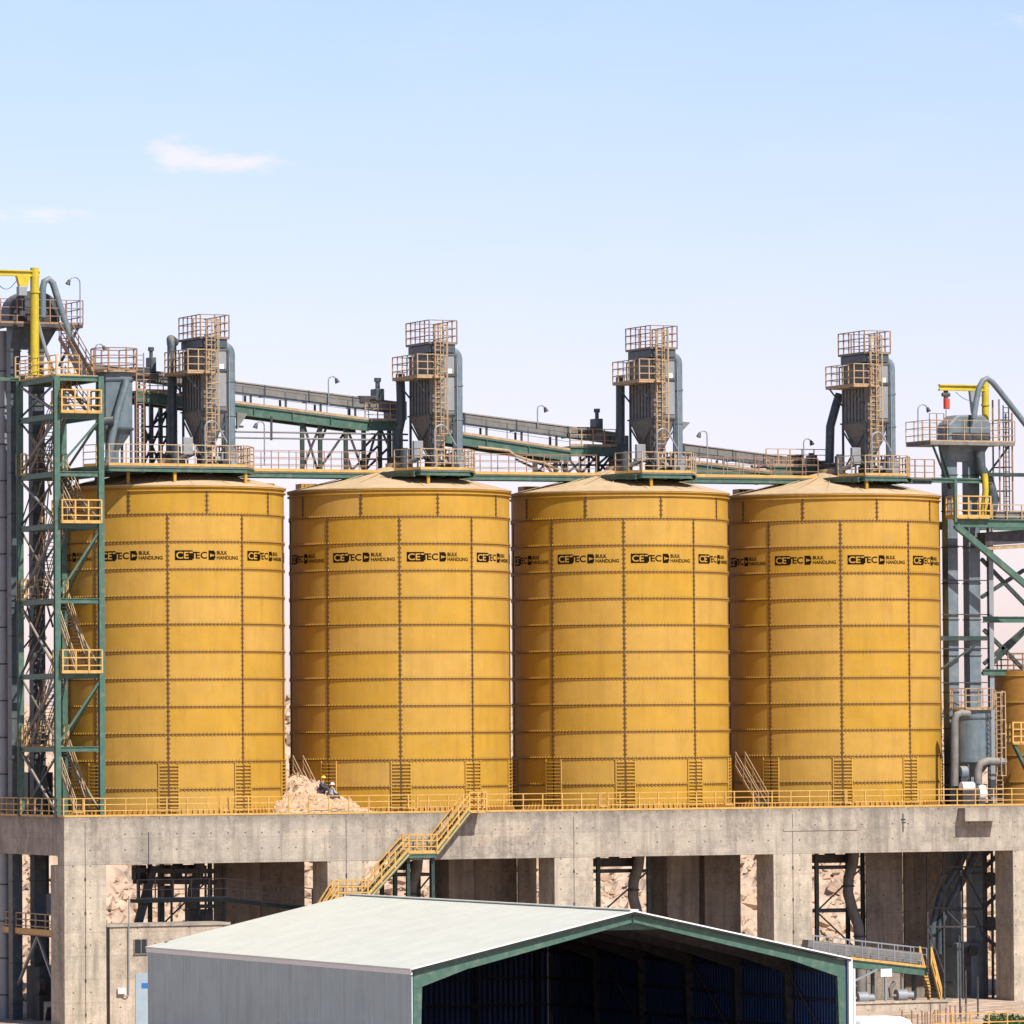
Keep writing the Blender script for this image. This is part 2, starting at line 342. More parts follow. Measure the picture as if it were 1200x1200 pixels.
def rail(mb, pts, h=1.1, step=1.4, r=.032, closed=False, plate=.14, rails=3, post=None):
    """guard rail along a polyline of floor points"""
    pts = [V(p) for p in pts]
    if closed: pts = pts + [pts[0]]
    pr_ = post or r*1.25; up = V((0, 0, 1))
    for si, (a, b) in enumerate(zip(pts[:-1], pts[1:])):
        L_ = (b-a).length; n = max(1, round(L_/step))
        for i in range(1 if si else 0, n+(0 if closed and si == len(pts)-2 else 1)):
            p = a.lerp(b, i/n)
            mb.beam(p, p+up*h, pr_*2)
        for k in range(rails):
            z = h*(1-k/rails) if rails > 1 else h
            mb.beam(a+up*z, b+up*z, r*2)
        if plate: mb.beam(a+up*plate/2, b+up*plate/2, .02, plate)
def toe(parent, pts, h, m_='rail'):
    mb = MB()
    for a, b in zip(pts[:-1], pts[1:]): a = V(a); b = V(b); mb.beam(a+V((0, -.012, h/2)), b+V((0, -.012, h/2)), .03, h)
    return mb.build('toe_plate', M[m_], parent)
def stair(st, tr, ra, p, q, side, w=.9, sw=.28, h=1.0, t=.06, rr=.032, nr=2):
    """flight from p (bottom) to q (top); side = unit vector across; st/tr/ra = meshes for stringers, treads, rails"""
    p = V(p); q = V(q); side = V(side)
    n = max(3, round(abs(q.z-p.z)/.22))
    for s_ in (0, 1):
        a = p+side*w*s_; b = q+side*w*s_
        st.beam(a, b, t, sw)
        if ra is not None:
            for k in range(nr+1):
                if k == nr and nr < 3: break
                ra.beam(a+V((0,0,h-k*.4)), b+V((0,0,h-k*.4)), rr*2)
            m_ = max(2, round((b-a).length/1.3))
            for i in range(m_+1):
                c = a.lerp(b, i/m_); ra.beam(c, c+V((0,0,h)), rr*2.2)
    d = (q-p); d.z = 0; d.normalize()
    for i in range(1, n):
        c = p.lerp(q, i/n); a = c; b = c+side*w
        tr.add([a-d*.13, a+d*.13, b+d*.13, b-d*.13, a-d*.13-V((0,0,.04)), a+d*.13-V((0,0,.04)), b+d*.13-V((0,0,.04)), b-d*.13-V((0,0,.04))],
               [(0,1,2,3),(7,6,5,4),(0,4,5,1),(1,5,6,2),(2,6,7,3),(3,7,4,0)])
def ladder(mb, p, q, side, w=.5, step=.3, r=.03, cage=None, nrm=None):
    p = V(p); q = V(q); side = V(side)
    mb.beam(p-side*w/2, q-side*w/2, r*2.2); mb.beam(p+side*w/2, q+side*w/2, r*2.2)
    n = int((q-p).length/step)
    for i in range(n): c = p.lerp(q, (i+.5)/n); mb.beam(c-side*w/2, c+side*w/2, r*1.7)
def cage(mb, p, q, side, nrm, r=.38, r_=.028, step=.9):
    p = V(p); q = V(q); side = V(side); nrm = V(nrm)
    pts = [(-r, 0), (-r, r*.9), (-r*.5, r*1.7), (r*.5, r*1.7), (r, r*.9), (r, 0)]
    n = max(2, int((q-p).length/step))
    for i in range(n+1):
        c = p.lerp(q, i/n); ps = [c+side*a+nrm*b for a, b in pts]
        for a, b in zip(ps[:-1], ps[1:]): mb.beam(a, b, r_*1.6, .06)
    for a, b in pts[1:-1]: mb.beam(p+side*a+nrm*b, q+side*a+nrm*b, r_*1.7)
def lamp(px, py_base, py_top, y, flip, label, reach=.55):
    p = W(px, py_base, y); tz = W(px, py_top, y).z; H = tz-p.z
    t = thing('gooseneck_lamp', label, 'lamp post', p, 'gooseneck lamp posts')
    mb = MB(); s = -1 if flip else 1
    R_ = reach/2
    pts = [p, p+V((0,0,H-R_))] + [p+V((s*R_*(1-math.cos(a)), 0, H-R_+R_*math.sin(a))) for a in [PI*k/8 for k in range(1, 8)]]
    mb.tube(pts, .045, 8); mb.build('pole', M['galv'], t, smooth=True)
    e = pts[-1]; hb = MB(); hb.cyl(e+V((0,0,.05)), e+V((s*.12,0,-.25)), .08, .17, 10); hb.build('lamp_head', M['dark'], t, smooth=True)
    return t

# ================================================================ GROUND, HILL
def hill_h(x, y):
    f = min(1, max(0, (y-46)/(120-46))); f = f*f*(3-2*f)
    h = f*19.2
    if y > 30:
        k = min(1, (y-30)/25)
        h += k*(1.9*noise.noise(V((x*.045, y*.05, 1))) + 1.1*abs(noise.noise(V((x*.16, y*.16, 3)))) + .9*noise.noise(V((x*.5, y*.5, 7))) + 1.0*abs(noise.noise(V((x*.9, y*.9, 9)))) + .35*noise.noise(V((x*2.1, y*2.1, 11))))
    h += .12*noise.noise(V((x*.25, y*.25, 5)))
    return h
def axis(a, b, fa, fb, step, far=34):
    r = [fa]; v = fa; out = []
    n = int((fb-fa)/step); mid = [fa+(fb-fa)*i/n for i in range(n+1)]
    lo = [fa-(fa-a)*(i/far)**2.2 for i in range(far, 0, -1)]; hi = [fb+(b-fb)*(i/far)**2.2 for i in range(1, far+1)]
    return lo+mid+hi
xs = axis(-6000, 6000, -30, 130, .62); ys = axis(-900, 9000, 26, 128, .6)
mb = MB(); mb.v = [(x, y, hill_h(x, y)) for y in ys for x in xs]; nx = len(xs)
mb.f = [(j*nx+i, j*nx+i+1, (j+1)*nx+i+1, (j+1)*nx+i) for j in range(len(ys)-1) for i in range(nx-1)]; mb.m = [0]*len(mb.f)
gm = mat('ground_rock', (.44, .32, .235), .95, var=.3, scale=.5, bump=1.0, bscale=1.4)
t_ = gm.node_tree; bsd = t_.nodes['Principled BSDF']; geo = t_.nodes.new('ShaderNodeNewGeometry')
vo = t_.nodes.new('ShaderNodeTexVoronoi'); vo.inputs['Scale'].default_value = .8; t_.links.new(geo.outputs['Position'], vo.inputs['Vector'])
bp2 = t_.nodes.new('ShaderNodeBump'); bp2.inputs['Strength'].default_value = 1; bp2.inputs['Distance'].default_value = .5; t_.links.new(vo.outputs['Distance'], bp2.inputs['Height'])
prev = bsd.inputs['Normal'].links[0].from_socket; t_.links.new(prev, bp2.inputs['Normal']); t_.links.new(bp2.outputs[0], bsd.inputs['Normal'])
tag(mb.build('ground', gm), kind='structure')
# loose boulders on the slope: rubble nobody could count
rb = MB()
for k in range(15000):
    x = random.uniform(-25, 125); y = 34+96*random.random()**1.3; r = random.uniform(.12, .42)*random.choice((1, 1, 1, 1, 2.2))
    z = hill_h(x, y); c = V((x, y, z+r*.2)); q = Matrix.Rotation(random.random()*6, 3, 'Z') @ Matrix.Rotation(random.random()*6, 3, 'X')
    pv = [q @ V(v)*r*random.uniform(.7, 1.2) for v in ((1,0,0),(-1,0,0),(0,1,0),(0,-1,0),(0,0,1),(0,0,-1))]
    rb.add([c+v for v in pv], [(0,2,4),(2,1,4),(1,3,4),(3,0,4),(2,0,5),(1,2,5),(3,1,5),(0,3,5)])
tag(rb.build('rubble', M['sand']), 'sandy rubble scattered over the slope behind the silos', 'rubble', kind='stuff')

# ================================================================ CONCRETE PLATFORM
ZD = 13.0; XEND = 96.0; YB = 18.5
plat = thing('concrete_platform', 'long weathered concrete platform on square columns carrying the four yellow silos', 'platform', (0, 0, 0))
mb = MB()
zb = W(700, 1004.5, 0).z
XL = 5.2
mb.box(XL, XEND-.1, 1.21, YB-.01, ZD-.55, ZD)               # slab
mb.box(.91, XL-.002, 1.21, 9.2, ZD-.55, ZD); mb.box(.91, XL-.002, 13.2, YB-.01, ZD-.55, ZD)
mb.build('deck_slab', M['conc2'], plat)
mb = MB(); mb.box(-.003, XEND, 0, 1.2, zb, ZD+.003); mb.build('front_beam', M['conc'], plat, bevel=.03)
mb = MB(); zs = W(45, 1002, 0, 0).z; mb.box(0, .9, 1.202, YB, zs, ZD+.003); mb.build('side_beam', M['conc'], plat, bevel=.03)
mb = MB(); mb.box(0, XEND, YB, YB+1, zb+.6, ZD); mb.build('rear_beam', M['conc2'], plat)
colx = []
for a, b in ((75, 124.5), (384, 428), (650, 695.5), (906.8, 952), (1187.5, 1232)):
    x0 = W(a, 1050, 0).x; x1 = W(b, 1050, 0).x; colx.append((x0, x1))
    if a == 75: x0 = 0
    mb = MB(); mb.box(x0, x1, 0.002, 2.5, -.5, zb); mb.build('column', M['concc'], plat, bevel=.03)
    # joint bolts (tie-rod holes) down the middle of each column face
    hb = MB(); xm = (x0+x1)/2
    for k in range(5): hb.box(xm-.06, xm+.06, -.004, .05, zb-1-k*2.1, zb-.78-k*2.1)
    hb.box(xm-.02, xm+.02, -.003, .05, .2, ZD-.35)
    hb.build('joint', M['dark'], plat)
for xx in (XEND-2.9, XEND-14):
    mb = MB(); mb.box(xx, xx+2.7, 0.002, 2.5, -.5, zb); mb.build('column', M['concc'], plat, bevel=.03)
for xx in (0.0,): 
    mb = MB(); mb.box(xx, xx+2.6, YB-2.6, YB, -.5, zs); mb.build('column', M['conc'], plat)
# inner support walls seen in the bays: (left face px, corner px, right px) at their depth
def wall_block(l, c, r, y, m1='conc2', ztop=None, zbot=-.5, name='support_wall'):
    x0 = W(c, 1040, y).x; x1 = W(r, 1040, y).x
    d = W(l, 1040, x0, 0).y
    mb = MB(); mb.box(x0, x1, y, d, zbot, ztop or ZD-.55); return mb.build(name, M[m1], plat, bevel=.02)
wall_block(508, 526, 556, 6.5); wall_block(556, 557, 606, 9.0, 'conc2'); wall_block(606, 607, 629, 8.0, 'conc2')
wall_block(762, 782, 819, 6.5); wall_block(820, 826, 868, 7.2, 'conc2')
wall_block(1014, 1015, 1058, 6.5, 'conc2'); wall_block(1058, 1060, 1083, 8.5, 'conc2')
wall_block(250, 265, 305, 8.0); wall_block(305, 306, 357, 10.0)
# rear columns
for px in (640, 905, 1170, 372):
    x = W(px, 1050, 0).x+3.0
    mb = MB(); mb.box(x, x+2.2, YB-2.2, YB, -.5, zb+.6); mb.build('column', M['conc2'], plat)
# shutter marks: a shallow ledge line and repair patches on the beam front
for a, b, y0, y1 in ((345, 368, 973, 982), (376, 388, 988, 997), (332, 340, 976, 984), (430, 458, 972, 982), (372, 386, 972, 982), (578, 622, 964, 980), (553, 575, 978, 992)):
    p = W(a, y0, 0); q = W(b, y1, 0); mb = MB(); mb.box(p.x, q.x, -.006, .05, q.z, p.z); mb.build('repair_patch', M['conc3'], plat)
p = W(918, 972, 0); q = W(1005, 974, 0); mb = MB(); mb.box(p.x, q.x, -.05, .02, p.z-.1, p.z+.05)
mb.build('ledge', M['conc'], plat)
p = W(174.5, 975, 0); q = W(1058, 955, 0); mb = MB(); mb.cyl((p.x, -.06, zb), (p.x, -.06, p.z), .05, n=8)
mb.build('drain_pipe', M['galv'], plat)
mb = MB(); mb.box(q.x-.025, q.x+.03, -.05, .02, q.z-1.1, q.z+.1); mb.box(q.x-.14, q.x+.18, -.04, .02, q.z-.33, q.z-.25); mb.box(q.x-.1, q.x+.22, -.04, .02, q.z-.52, q.z-.46); mb.build('bracket', M['dark'], plat)
# concrete corbel box at the right
a = W(1131, 950, -1.0); b = W(1172, 962, -1.0); mb = MB(); mb.box(a.x, b.x, -1.0, -.001, b.z, ZD-.1); mb.build('corbel', M['conc'], plat, bevel=.02)

# kerb plate + guard rail on the deck edge (one long rail in bays)
gr = thing('deck_guard_rail', 'yellow three-bar guard rail running along the edge of the concrete deck', 'guard rail', (0, .1, ZD))
STX0 = W(548, 950, .1).x; STX1 = STX0+1.15
mb = MB(); rail(mb, [(-.0, 12, ZD), (0, .1, ZD), (STX0, .1, ZD)], h=1.15, step=1.38, r=.029, plate=0); mb.build('rail_bars', M['rail'], gr)
mb = MB(); rail(mb, [(STX1, .1, ZD), (XEND, .1, ZD)], h=1.15, step=1.38, r=.029, plate=0); mb.build('rail_bars', M['rail'], gr)
mb = MB(); mb.box(0.01, XEND, -.02, .02, ZD+.004, ZD+.13); mb.box(-.02, .02, .03, 12, ZD+.004, ZD+.13); mb.build('toe_plate', M['rail'], gr)
for px in (86, 258, 478, 560, 702, 850, 990):                  # small gate frames on the rail
    x = W(px, 940, .0).x; gp = MB()
    for dx in (0, .62): gp.beam((x+dx, -.03, ZD+.3), (x+dx, -.03, ZD+1.15), .06)
    gp.beam((x, -.03, ZD+.3), (x+.62, -.03, ZD+.3), .06)
    gp.build('gate_frame', M['rail'], gr)

# ================================================================ SILOS
R = 7.2; SX0 = 10.62; SP = 15.90794; SY = 8.8; ZB = 13.0; Z11 = 14.6425; HC = 1.73652; ZE = 33.82
ROT = math.atan2(-350.2-8.8, -126.85-(SX0+SP))     # the seam of the second silo faces the camera
def rline(k): return Z11+HC*(11-k)
SILO_LABELS = ['yellow bolted steel silo partly behind the green stair tower at the left corner',
  'yellow bolted steel silo with two workers seated at its left foot',
  'yellow bolted steel silo right of the green and yellow access stair, third in the row',
  'yellow bolted steel silo at the right end, beside the grey bucket elevator']
def polar(cx, cy, r, a, z): return V((cx+r*math.cos(a), cy+r*math.sin(a), z))
def make_silo():
    cx = SX0; cy = SY
    s = thing('grain_silo', SILO_LABELS[0], 'silo', (cx, cy, ZB), 'yellow silos in a row on the concrete deck')
    mb = MB(); mb.lathe([(R, ZB), (R, ZE)], cx, cy, 180); mb.build('wall', M['silo'], s, smooth=True)
    # cone roof with radial ribs
    mb = MB(); mb.lathe([(R+.16, ZE-.02), (R+.16, ZE+.06), (R*.5, ZE+.9), (.9, ZE+1.64), (.9, ZE+1.9), (.02, ZE+1.95)], cx, cy, 90)
    for k in range(18):
        a = 2*PI*k/18; mb.beam(polar(cx, cy, R+.1, a, ZE+.07), polar(cx, cy, .95, a, ZE+1.65), .05, .03)
    mb.build('roof', M['silo_roof'], s, smooth=True)
    mb = MB()
    for zz in (ZE-.06, ZE-.30): mb.lathe([(R, zz-.05), (R+.13, zz-.05), (R+.13, zz+.03), (R, zz+.03)], cx, cy, 120)
    mb.build('eave_ring', M['silo'], s)
    bb = 180
    for k in range(1, 12):
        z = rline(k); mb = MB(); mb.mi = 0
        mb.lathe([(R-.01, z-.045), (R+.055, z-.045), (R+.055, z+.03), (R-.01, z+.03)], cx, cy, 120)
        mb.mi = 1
        for i in range(bb):
            a = 2*PI*(i+.5)/bb
            c = polar(cx, cy, R+.035, a, 0); t = V((-math.sin(a), math.cos(a), 0)); n = V((math.cos(a), math.sin(a), 0))
            w = .05; z0 = z+.03; z1 = z+.14
            P = [c-t*w-n*.04, c+t*w-n*.04, c+t*w+n*.015, c-t*w+n*.015]
            mb.add([(p.x, p.y, z0) for p in P]+[(p.x, p.y, z1) for p in P], [(4,5,6,7),(1,2,6,5),(2,3,7,6),(3,0,4,7)])
            z0 = z-.1; z1 = z-.04
            mb.add([(p.x, p.y, z0) for p in P]+[(p.x, p.y, z1) for p in P], [(0,3,2,1),(1,2,6,5),(2,3,7,6),(3,0,4,7)])
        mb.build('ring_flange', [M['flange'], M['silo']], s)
    def seam(a, z0, z1, mb):
        n = V((math.cos(a), math.sin(a), 0)); t = V((-n.y, n.x, 0)); c = V((cx, cy, 0))+n*(R+.02)
        P = [c-t*.04-n*.04, c+t*.04-n*.04, c+t*.04+n*.04, c-t*.04+n*.04]
        mb.add([(p.x, p.y, z0) for p in P]+[(p.x, p.y, z1) for p in P], [(0,3,2,1),(4,5,6,7),(0,1,5,4),(1,2,6,5),(2,3,7,6),(3,0,4,7)])
        zz = z0+.2
        while zz < z1-.1:
            for q in (-1, 1):
                d = c+t*.09*q-n*.005; mb.box(d.x-.028, d.x+.028, d.y-.028, d.y+.028, zz, zz+.055)
            zz += .3
    for k in range(9):
        a = ROT+2*PI*k/9
        mb = MB()
        for j in range(1, 11): seam(a, rline(j+1)+.03, rline(j)-.04, mb)
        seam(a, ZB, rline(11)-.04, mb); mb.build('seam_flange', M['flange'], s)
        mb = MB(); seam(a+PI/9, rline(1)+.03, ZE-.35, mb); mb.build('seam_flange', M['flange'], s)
        # ribbed stiffener either side of the seam over the two lowest courses
        mb = MB()
        for q in (-1, 1):
            aa = a+q*.087; n = V((math.cos(aa), math.sin(aa), 0)); t = V((-n.y, n.x, 0)); c = V((cx, cy, 0))+n*(R+.05)
            p0 = c.copy(); p0.z = ZB+.1; p1 = c.copy(); p1.z = rline(10)-.05; mb.beam(p0, p1, .07, .09)
            zz = ZB+.28
            while zz < rline(10)-.15:
                u = polar(cx, cy, R+.05, a+q*.008, zz); v = polar(cx, cy, R+.05, a+q*.085, zz); mb.beam(u, v, .10, .085); zz += .22
        mb.build('stiffener', M['silo'], s)
    mb = MB()
    for i in range(132):
        a = 2*PI*i/132; n = V((math.cos(a), math.sin(a), 0)); t = V((-n.y, n.x, 0))*.02; c = V((cx, cy, 0))
        p = [c+n*R+V((0,0,ZB+.55)), c+n*R+V((0,0,ZB)), c+n*(R+.28)+V((0,0,ZB))]
        mb.prism([q-t for q in p], t*2)
    mb.lathe([(R, ZB), (R+.34, ZB), (R+.34, ZB+.05), (R, ZB+.05)], cx, cy, 120)
    mb.build('base_gussets', M['silo_trim'], s)
    return s
silo0 = make_silo()

def text_mesh(body, size, bold=0):
    cu = bpy.data.curves.new('lettering', 'FONT'); cu.body = body; cu.size = size; cu.offset = bold; cu.resolution_u = 3
    o = bpy.data.objects.new('lettering', cu); col.objects.link(o); dg = bpy.context.evaluated_depsgraph_get(); dg.update()
    me = bpy.data.meshes.new_from_object(o.evaluated_get(dg)); vs = [v.co.copy() for v in me.vertices]; fs = [tuple(p.vertices) for p in me.polygons]
    bpy.data.objects.remove(o); bpy.data.curves.remove(cu); bpy.data.meshes.remove(me); return vs, fs
def fit_text(body, x0, x1, y0, y1, bold=0):
    vs, fs = text_mesh(body, 1, bold); a = min(v.x for v in vs); b = max(v.x for v in vs); c = min(v.y for v in vs); d = max(v.y for v in vs)
    return [(x0+(v.x-a)/(b-a)*(x1-x0), y0+(v.y-c)/(d-c)*(y1-y0)) for v in vs], fs
def logo_shapes():
    """(flat vertices, faces, layer, material); metres along the wall"""
    out = []
    def rect(x0, x1, y0, y1, layer, m_):
        n = max(1, int((x1-x0)/.15)); vs = []; fs = []
        for i in range(n+1): x = x0+(x1-x0)*i/n; vs += [(x, y0), (x, y1)]
        for i in range(n): fs.append((2*i, 2*i+2, 2*i+3, 2*i+1))
        out.append((vs, fs, layer, m_))
    def txt(b, x0, x1, y0, y1, layer, m_, bold=.0):
        vs, fs = fit_text(b, x0, x1, y0, y1, bold); out.append((vs, fs, layer, m_))
    rect(0, 1.13, -.31, .31, 0, 0)
    txt('CE', .08, .87, -.22, .22, 1, 1, .02)
    rect(.92, 1.13, .13, .22, 1, 1); rect(1.13, 1.36, .13, .22, 0, 0); rect(1.135, 1.22, -.22, .13, 0, 0)
    txt('EC', 1.32, 2.06, -.22, .22, 0, 0, .02)
    rect(2.16, 2.27, -.3, .3, 0, 0); rect(2.33, 2.56, .06, .3, 0, 0); rect(2.33, 2.56, -.3, -.06, 0, 0); rect(2.27, 2.33, .12, .3, 0, 0); rect(2.27, 2.33, -.3, -.12, 0, 0); rect(2.50, 2.62, -.2, -.02, 0, 0); rect(2.50, 2.62, .02, .2, 0, 0)
    txt('BULK', 2.72, 3.46, .04, .28, 0, 0, .03)
    txt('HANDLING', 2.72, 4.26, -.27, -.03, 0, 0, .025)
    return out
LOGO = logo_shapes()
def add_logos(s, cx, cy):
    zc = (rline(2)+rline(3))/2
    for k in range(9):
        a0 = ROT+2*PI*k/9 + math.radians(3.6)
        mb = MB()
        for vs, fs, layer, m_ in LOGO:
            mb.mi = m_
            mb.add([polar(cx, cy, R+.012+.008*layer, a0+x/R, zc+y) for x, y in vs], fs)
        o = mb.build('lettering', [M['ink'], M['silo']], s)
add_logos(silo0, SX0, SY)
silos = [silo0]
for i in range(1, 4):
    c = copy_tree(silo0); c.location = (SX0+SP*i, SY, ZB); c['label'] = SILO_LABELS[i]; silos.append(c)

# ================================================================ ROOF-LEVEL PLATFORMS AND GANGWAYS
ZP = 35.05
def roof_platform(i, px0, px1, label):
    cx = SX0+SP*i; yf = 2.5
    x0 = W(px0, 550, yf).x; x1 = W(px1, 552, yf).x
    t = thing('roof_platform', label, 'service platform', ((x0+x1)/2, yf, ZP), 'service platforms on top of the silos')
    yb = 10.6
    pl = [(x0, yf+2.2), (x0+.9, yf), (x1-1.0, yf), (x1+.3, yf+2.0), (x1+.3, yb), (x0, yb)]
    mb = MB(); mb.prism([(x, y, ZP-.08) for x, y in pl], (0, 0, .08)); mb.build('deck', M['grey'], t)
    mb = MB()
    for a, b in zip(pl, pl[1:]+pl[:1]): mb.ibeam((*a, ZP-.23), (*b, ZP-.23), .18, .28, .04)
    for k in range(5):
        x = x0+(x1-x0)*(k+.5)/5; mb.ibeam((x, yf+.2, ZP-.28), (x, yb, ZP-.28), .16, .3, .04)
    mb.build('frame', M['green'], t)
    mb = MB(); rail(mb, [(x, y, ZP) for x, y in pl][:5], h=1.35, step=1.1, r=.028, plate=0); mb.build('railing', M['prail'], t); toe(t, [(x, y, ZP) for x, y in pl][:5], .17)
    for px in ((135, 158, 205, 288) if i == 0 else (-2, 3.2)):
        x = W(px, 555, 2.6).x if i == 0 else cx+px+1.4
        if not x0 < x < x1: continue
        yy = SY - math.sqrt(max(.1, (R-.25)**2-(x-cx)**2)) if abs(x-cx) < R-.4 else SY
        yy = max(yy, yf+.15); mb = MB(); mb.beam((x, yy, ZE-.1), (x, yy, ZP-.36), .18); mb.build('leg', M['silo'], t)
        rr = math.hypot(x-cx, 9.6-SY); zz = ZE+.3*(R-rr)*.9
        mb = MB(); mb.beam((x, 9.6, zz-.2), (x, 9.6, ZP-.36), .18); mb.build('leg', M['silo'], t)
    return t, x0, x1
PLAB = ['wide service platform on top of the first silo, under the round dust hopper',
        'green edged service platform on top of the second silo from the left', 'service platform on top of the third silo from the left', 'service platform on top of the silo beside the right bucket elevator']
plats = [roof_platform(0, 112, 306, PLAB[0]), roof_platform(1, 478, 566, PLAB[1]), roof_platform(2, 738, 826, PLAB[2]), roof_platform(3, 1000, 1078, PLAB[3])]
def gangway(x0, x1, label, yf=7.6, yb=9.4):
    t = thing('roof_gangway', label, 'gangway', ((x0+x1)/2, yf, ZP), 'gangways linking the silo tops')
    mb = MB(); mb.box(x0, x1, yf, yb, ZP-.07, ZP); mb.build('deck', M['grey'], t)
    mb = MB(); mb.ibeam((x0, yf+.1, ZP-.23), (x1, yf+.1, ZP-.23), .16, .3, .04); mb.ibeam((x0, yb-.1, ZP-.23), (x1, yb-.1, ZP-.23), .16, .3, .04)
    n = int((x1-x0)/1.6)
    for k in range(n+1): x = x0+(x1-x0)*k/n; mb.beam((x, yf+.1, ZP-.3), (x, yb-.1, ZP-.3), .12)
    mb.build('beam', M['green'], t)
    mb = MB(); rail(mb, [(x0, yf, ZP), (x1, yf, ZP)], h=1.35, step=1.25, r=.02, plate=0); mb.build('railing', M['rrail'], t); toe(t, [(x0, yf, ZP), (x1, yf, ZP)], .18)
    mb = MB(); rail(mb, [(x0, yb, ZP), (x1, yb, ZP)], h=1.35, step=1.25, r=.018, plate=0); mb.build('railing', M['rrail'], t)
    return t
gangway(plats[0][2]+.3, plats[1][1]-.02, 'gangway from the first to the second silo top, under the two thin pipes')
gangway(plats[1][2]+.32, plats[2][1]-.02, 'gangway from the second to the third silo top')
gangway(plats[2][2]+.32, plats[3][1]-.02, 'gangway from the third silo top to the right end silo')
# ribbed posts between the silos that carry the gangways
for j, (px0, px1) in enumerate(((305, 321), (353, 372), (614, 632), (866, 884))):
    y = 13.6; x0 = W(px0, 566, y).x; x1 = W(px1, 566, y).x
    t = thing('gangway_support', ['ribbed yellow pillar under the gangway, left of the first gap between silos', 'ribbed yellow pillar under the gangway, right of the first gap between silos', 'ribbed yellow pillar under the gangway between second and third silo', 'ribbed yellow pillar under the gangway before the right end silo'][j], 'pillar', ((x0+x1)/2, y, ZD), 'ribbed pillars between the silos')
    mb = MB(); mb.box(x0, x1, y, y+1.0, ZD, ZP-.5); mb.build('core', M['silo_trim'], t)
    mb = MB()
    for k in range(5): x = x0+(x1-x0)*k/4; mb.box(x-.04, x+.04, y-.1, y, ZD+.01, ZP-.55)
    for k in range(14): mb.box(x0, x1, y-.06, y-.001, ZP-1-k*1.6, ZP-.92-k*1.6)
    mb.build('ribs', M['silo'], t)

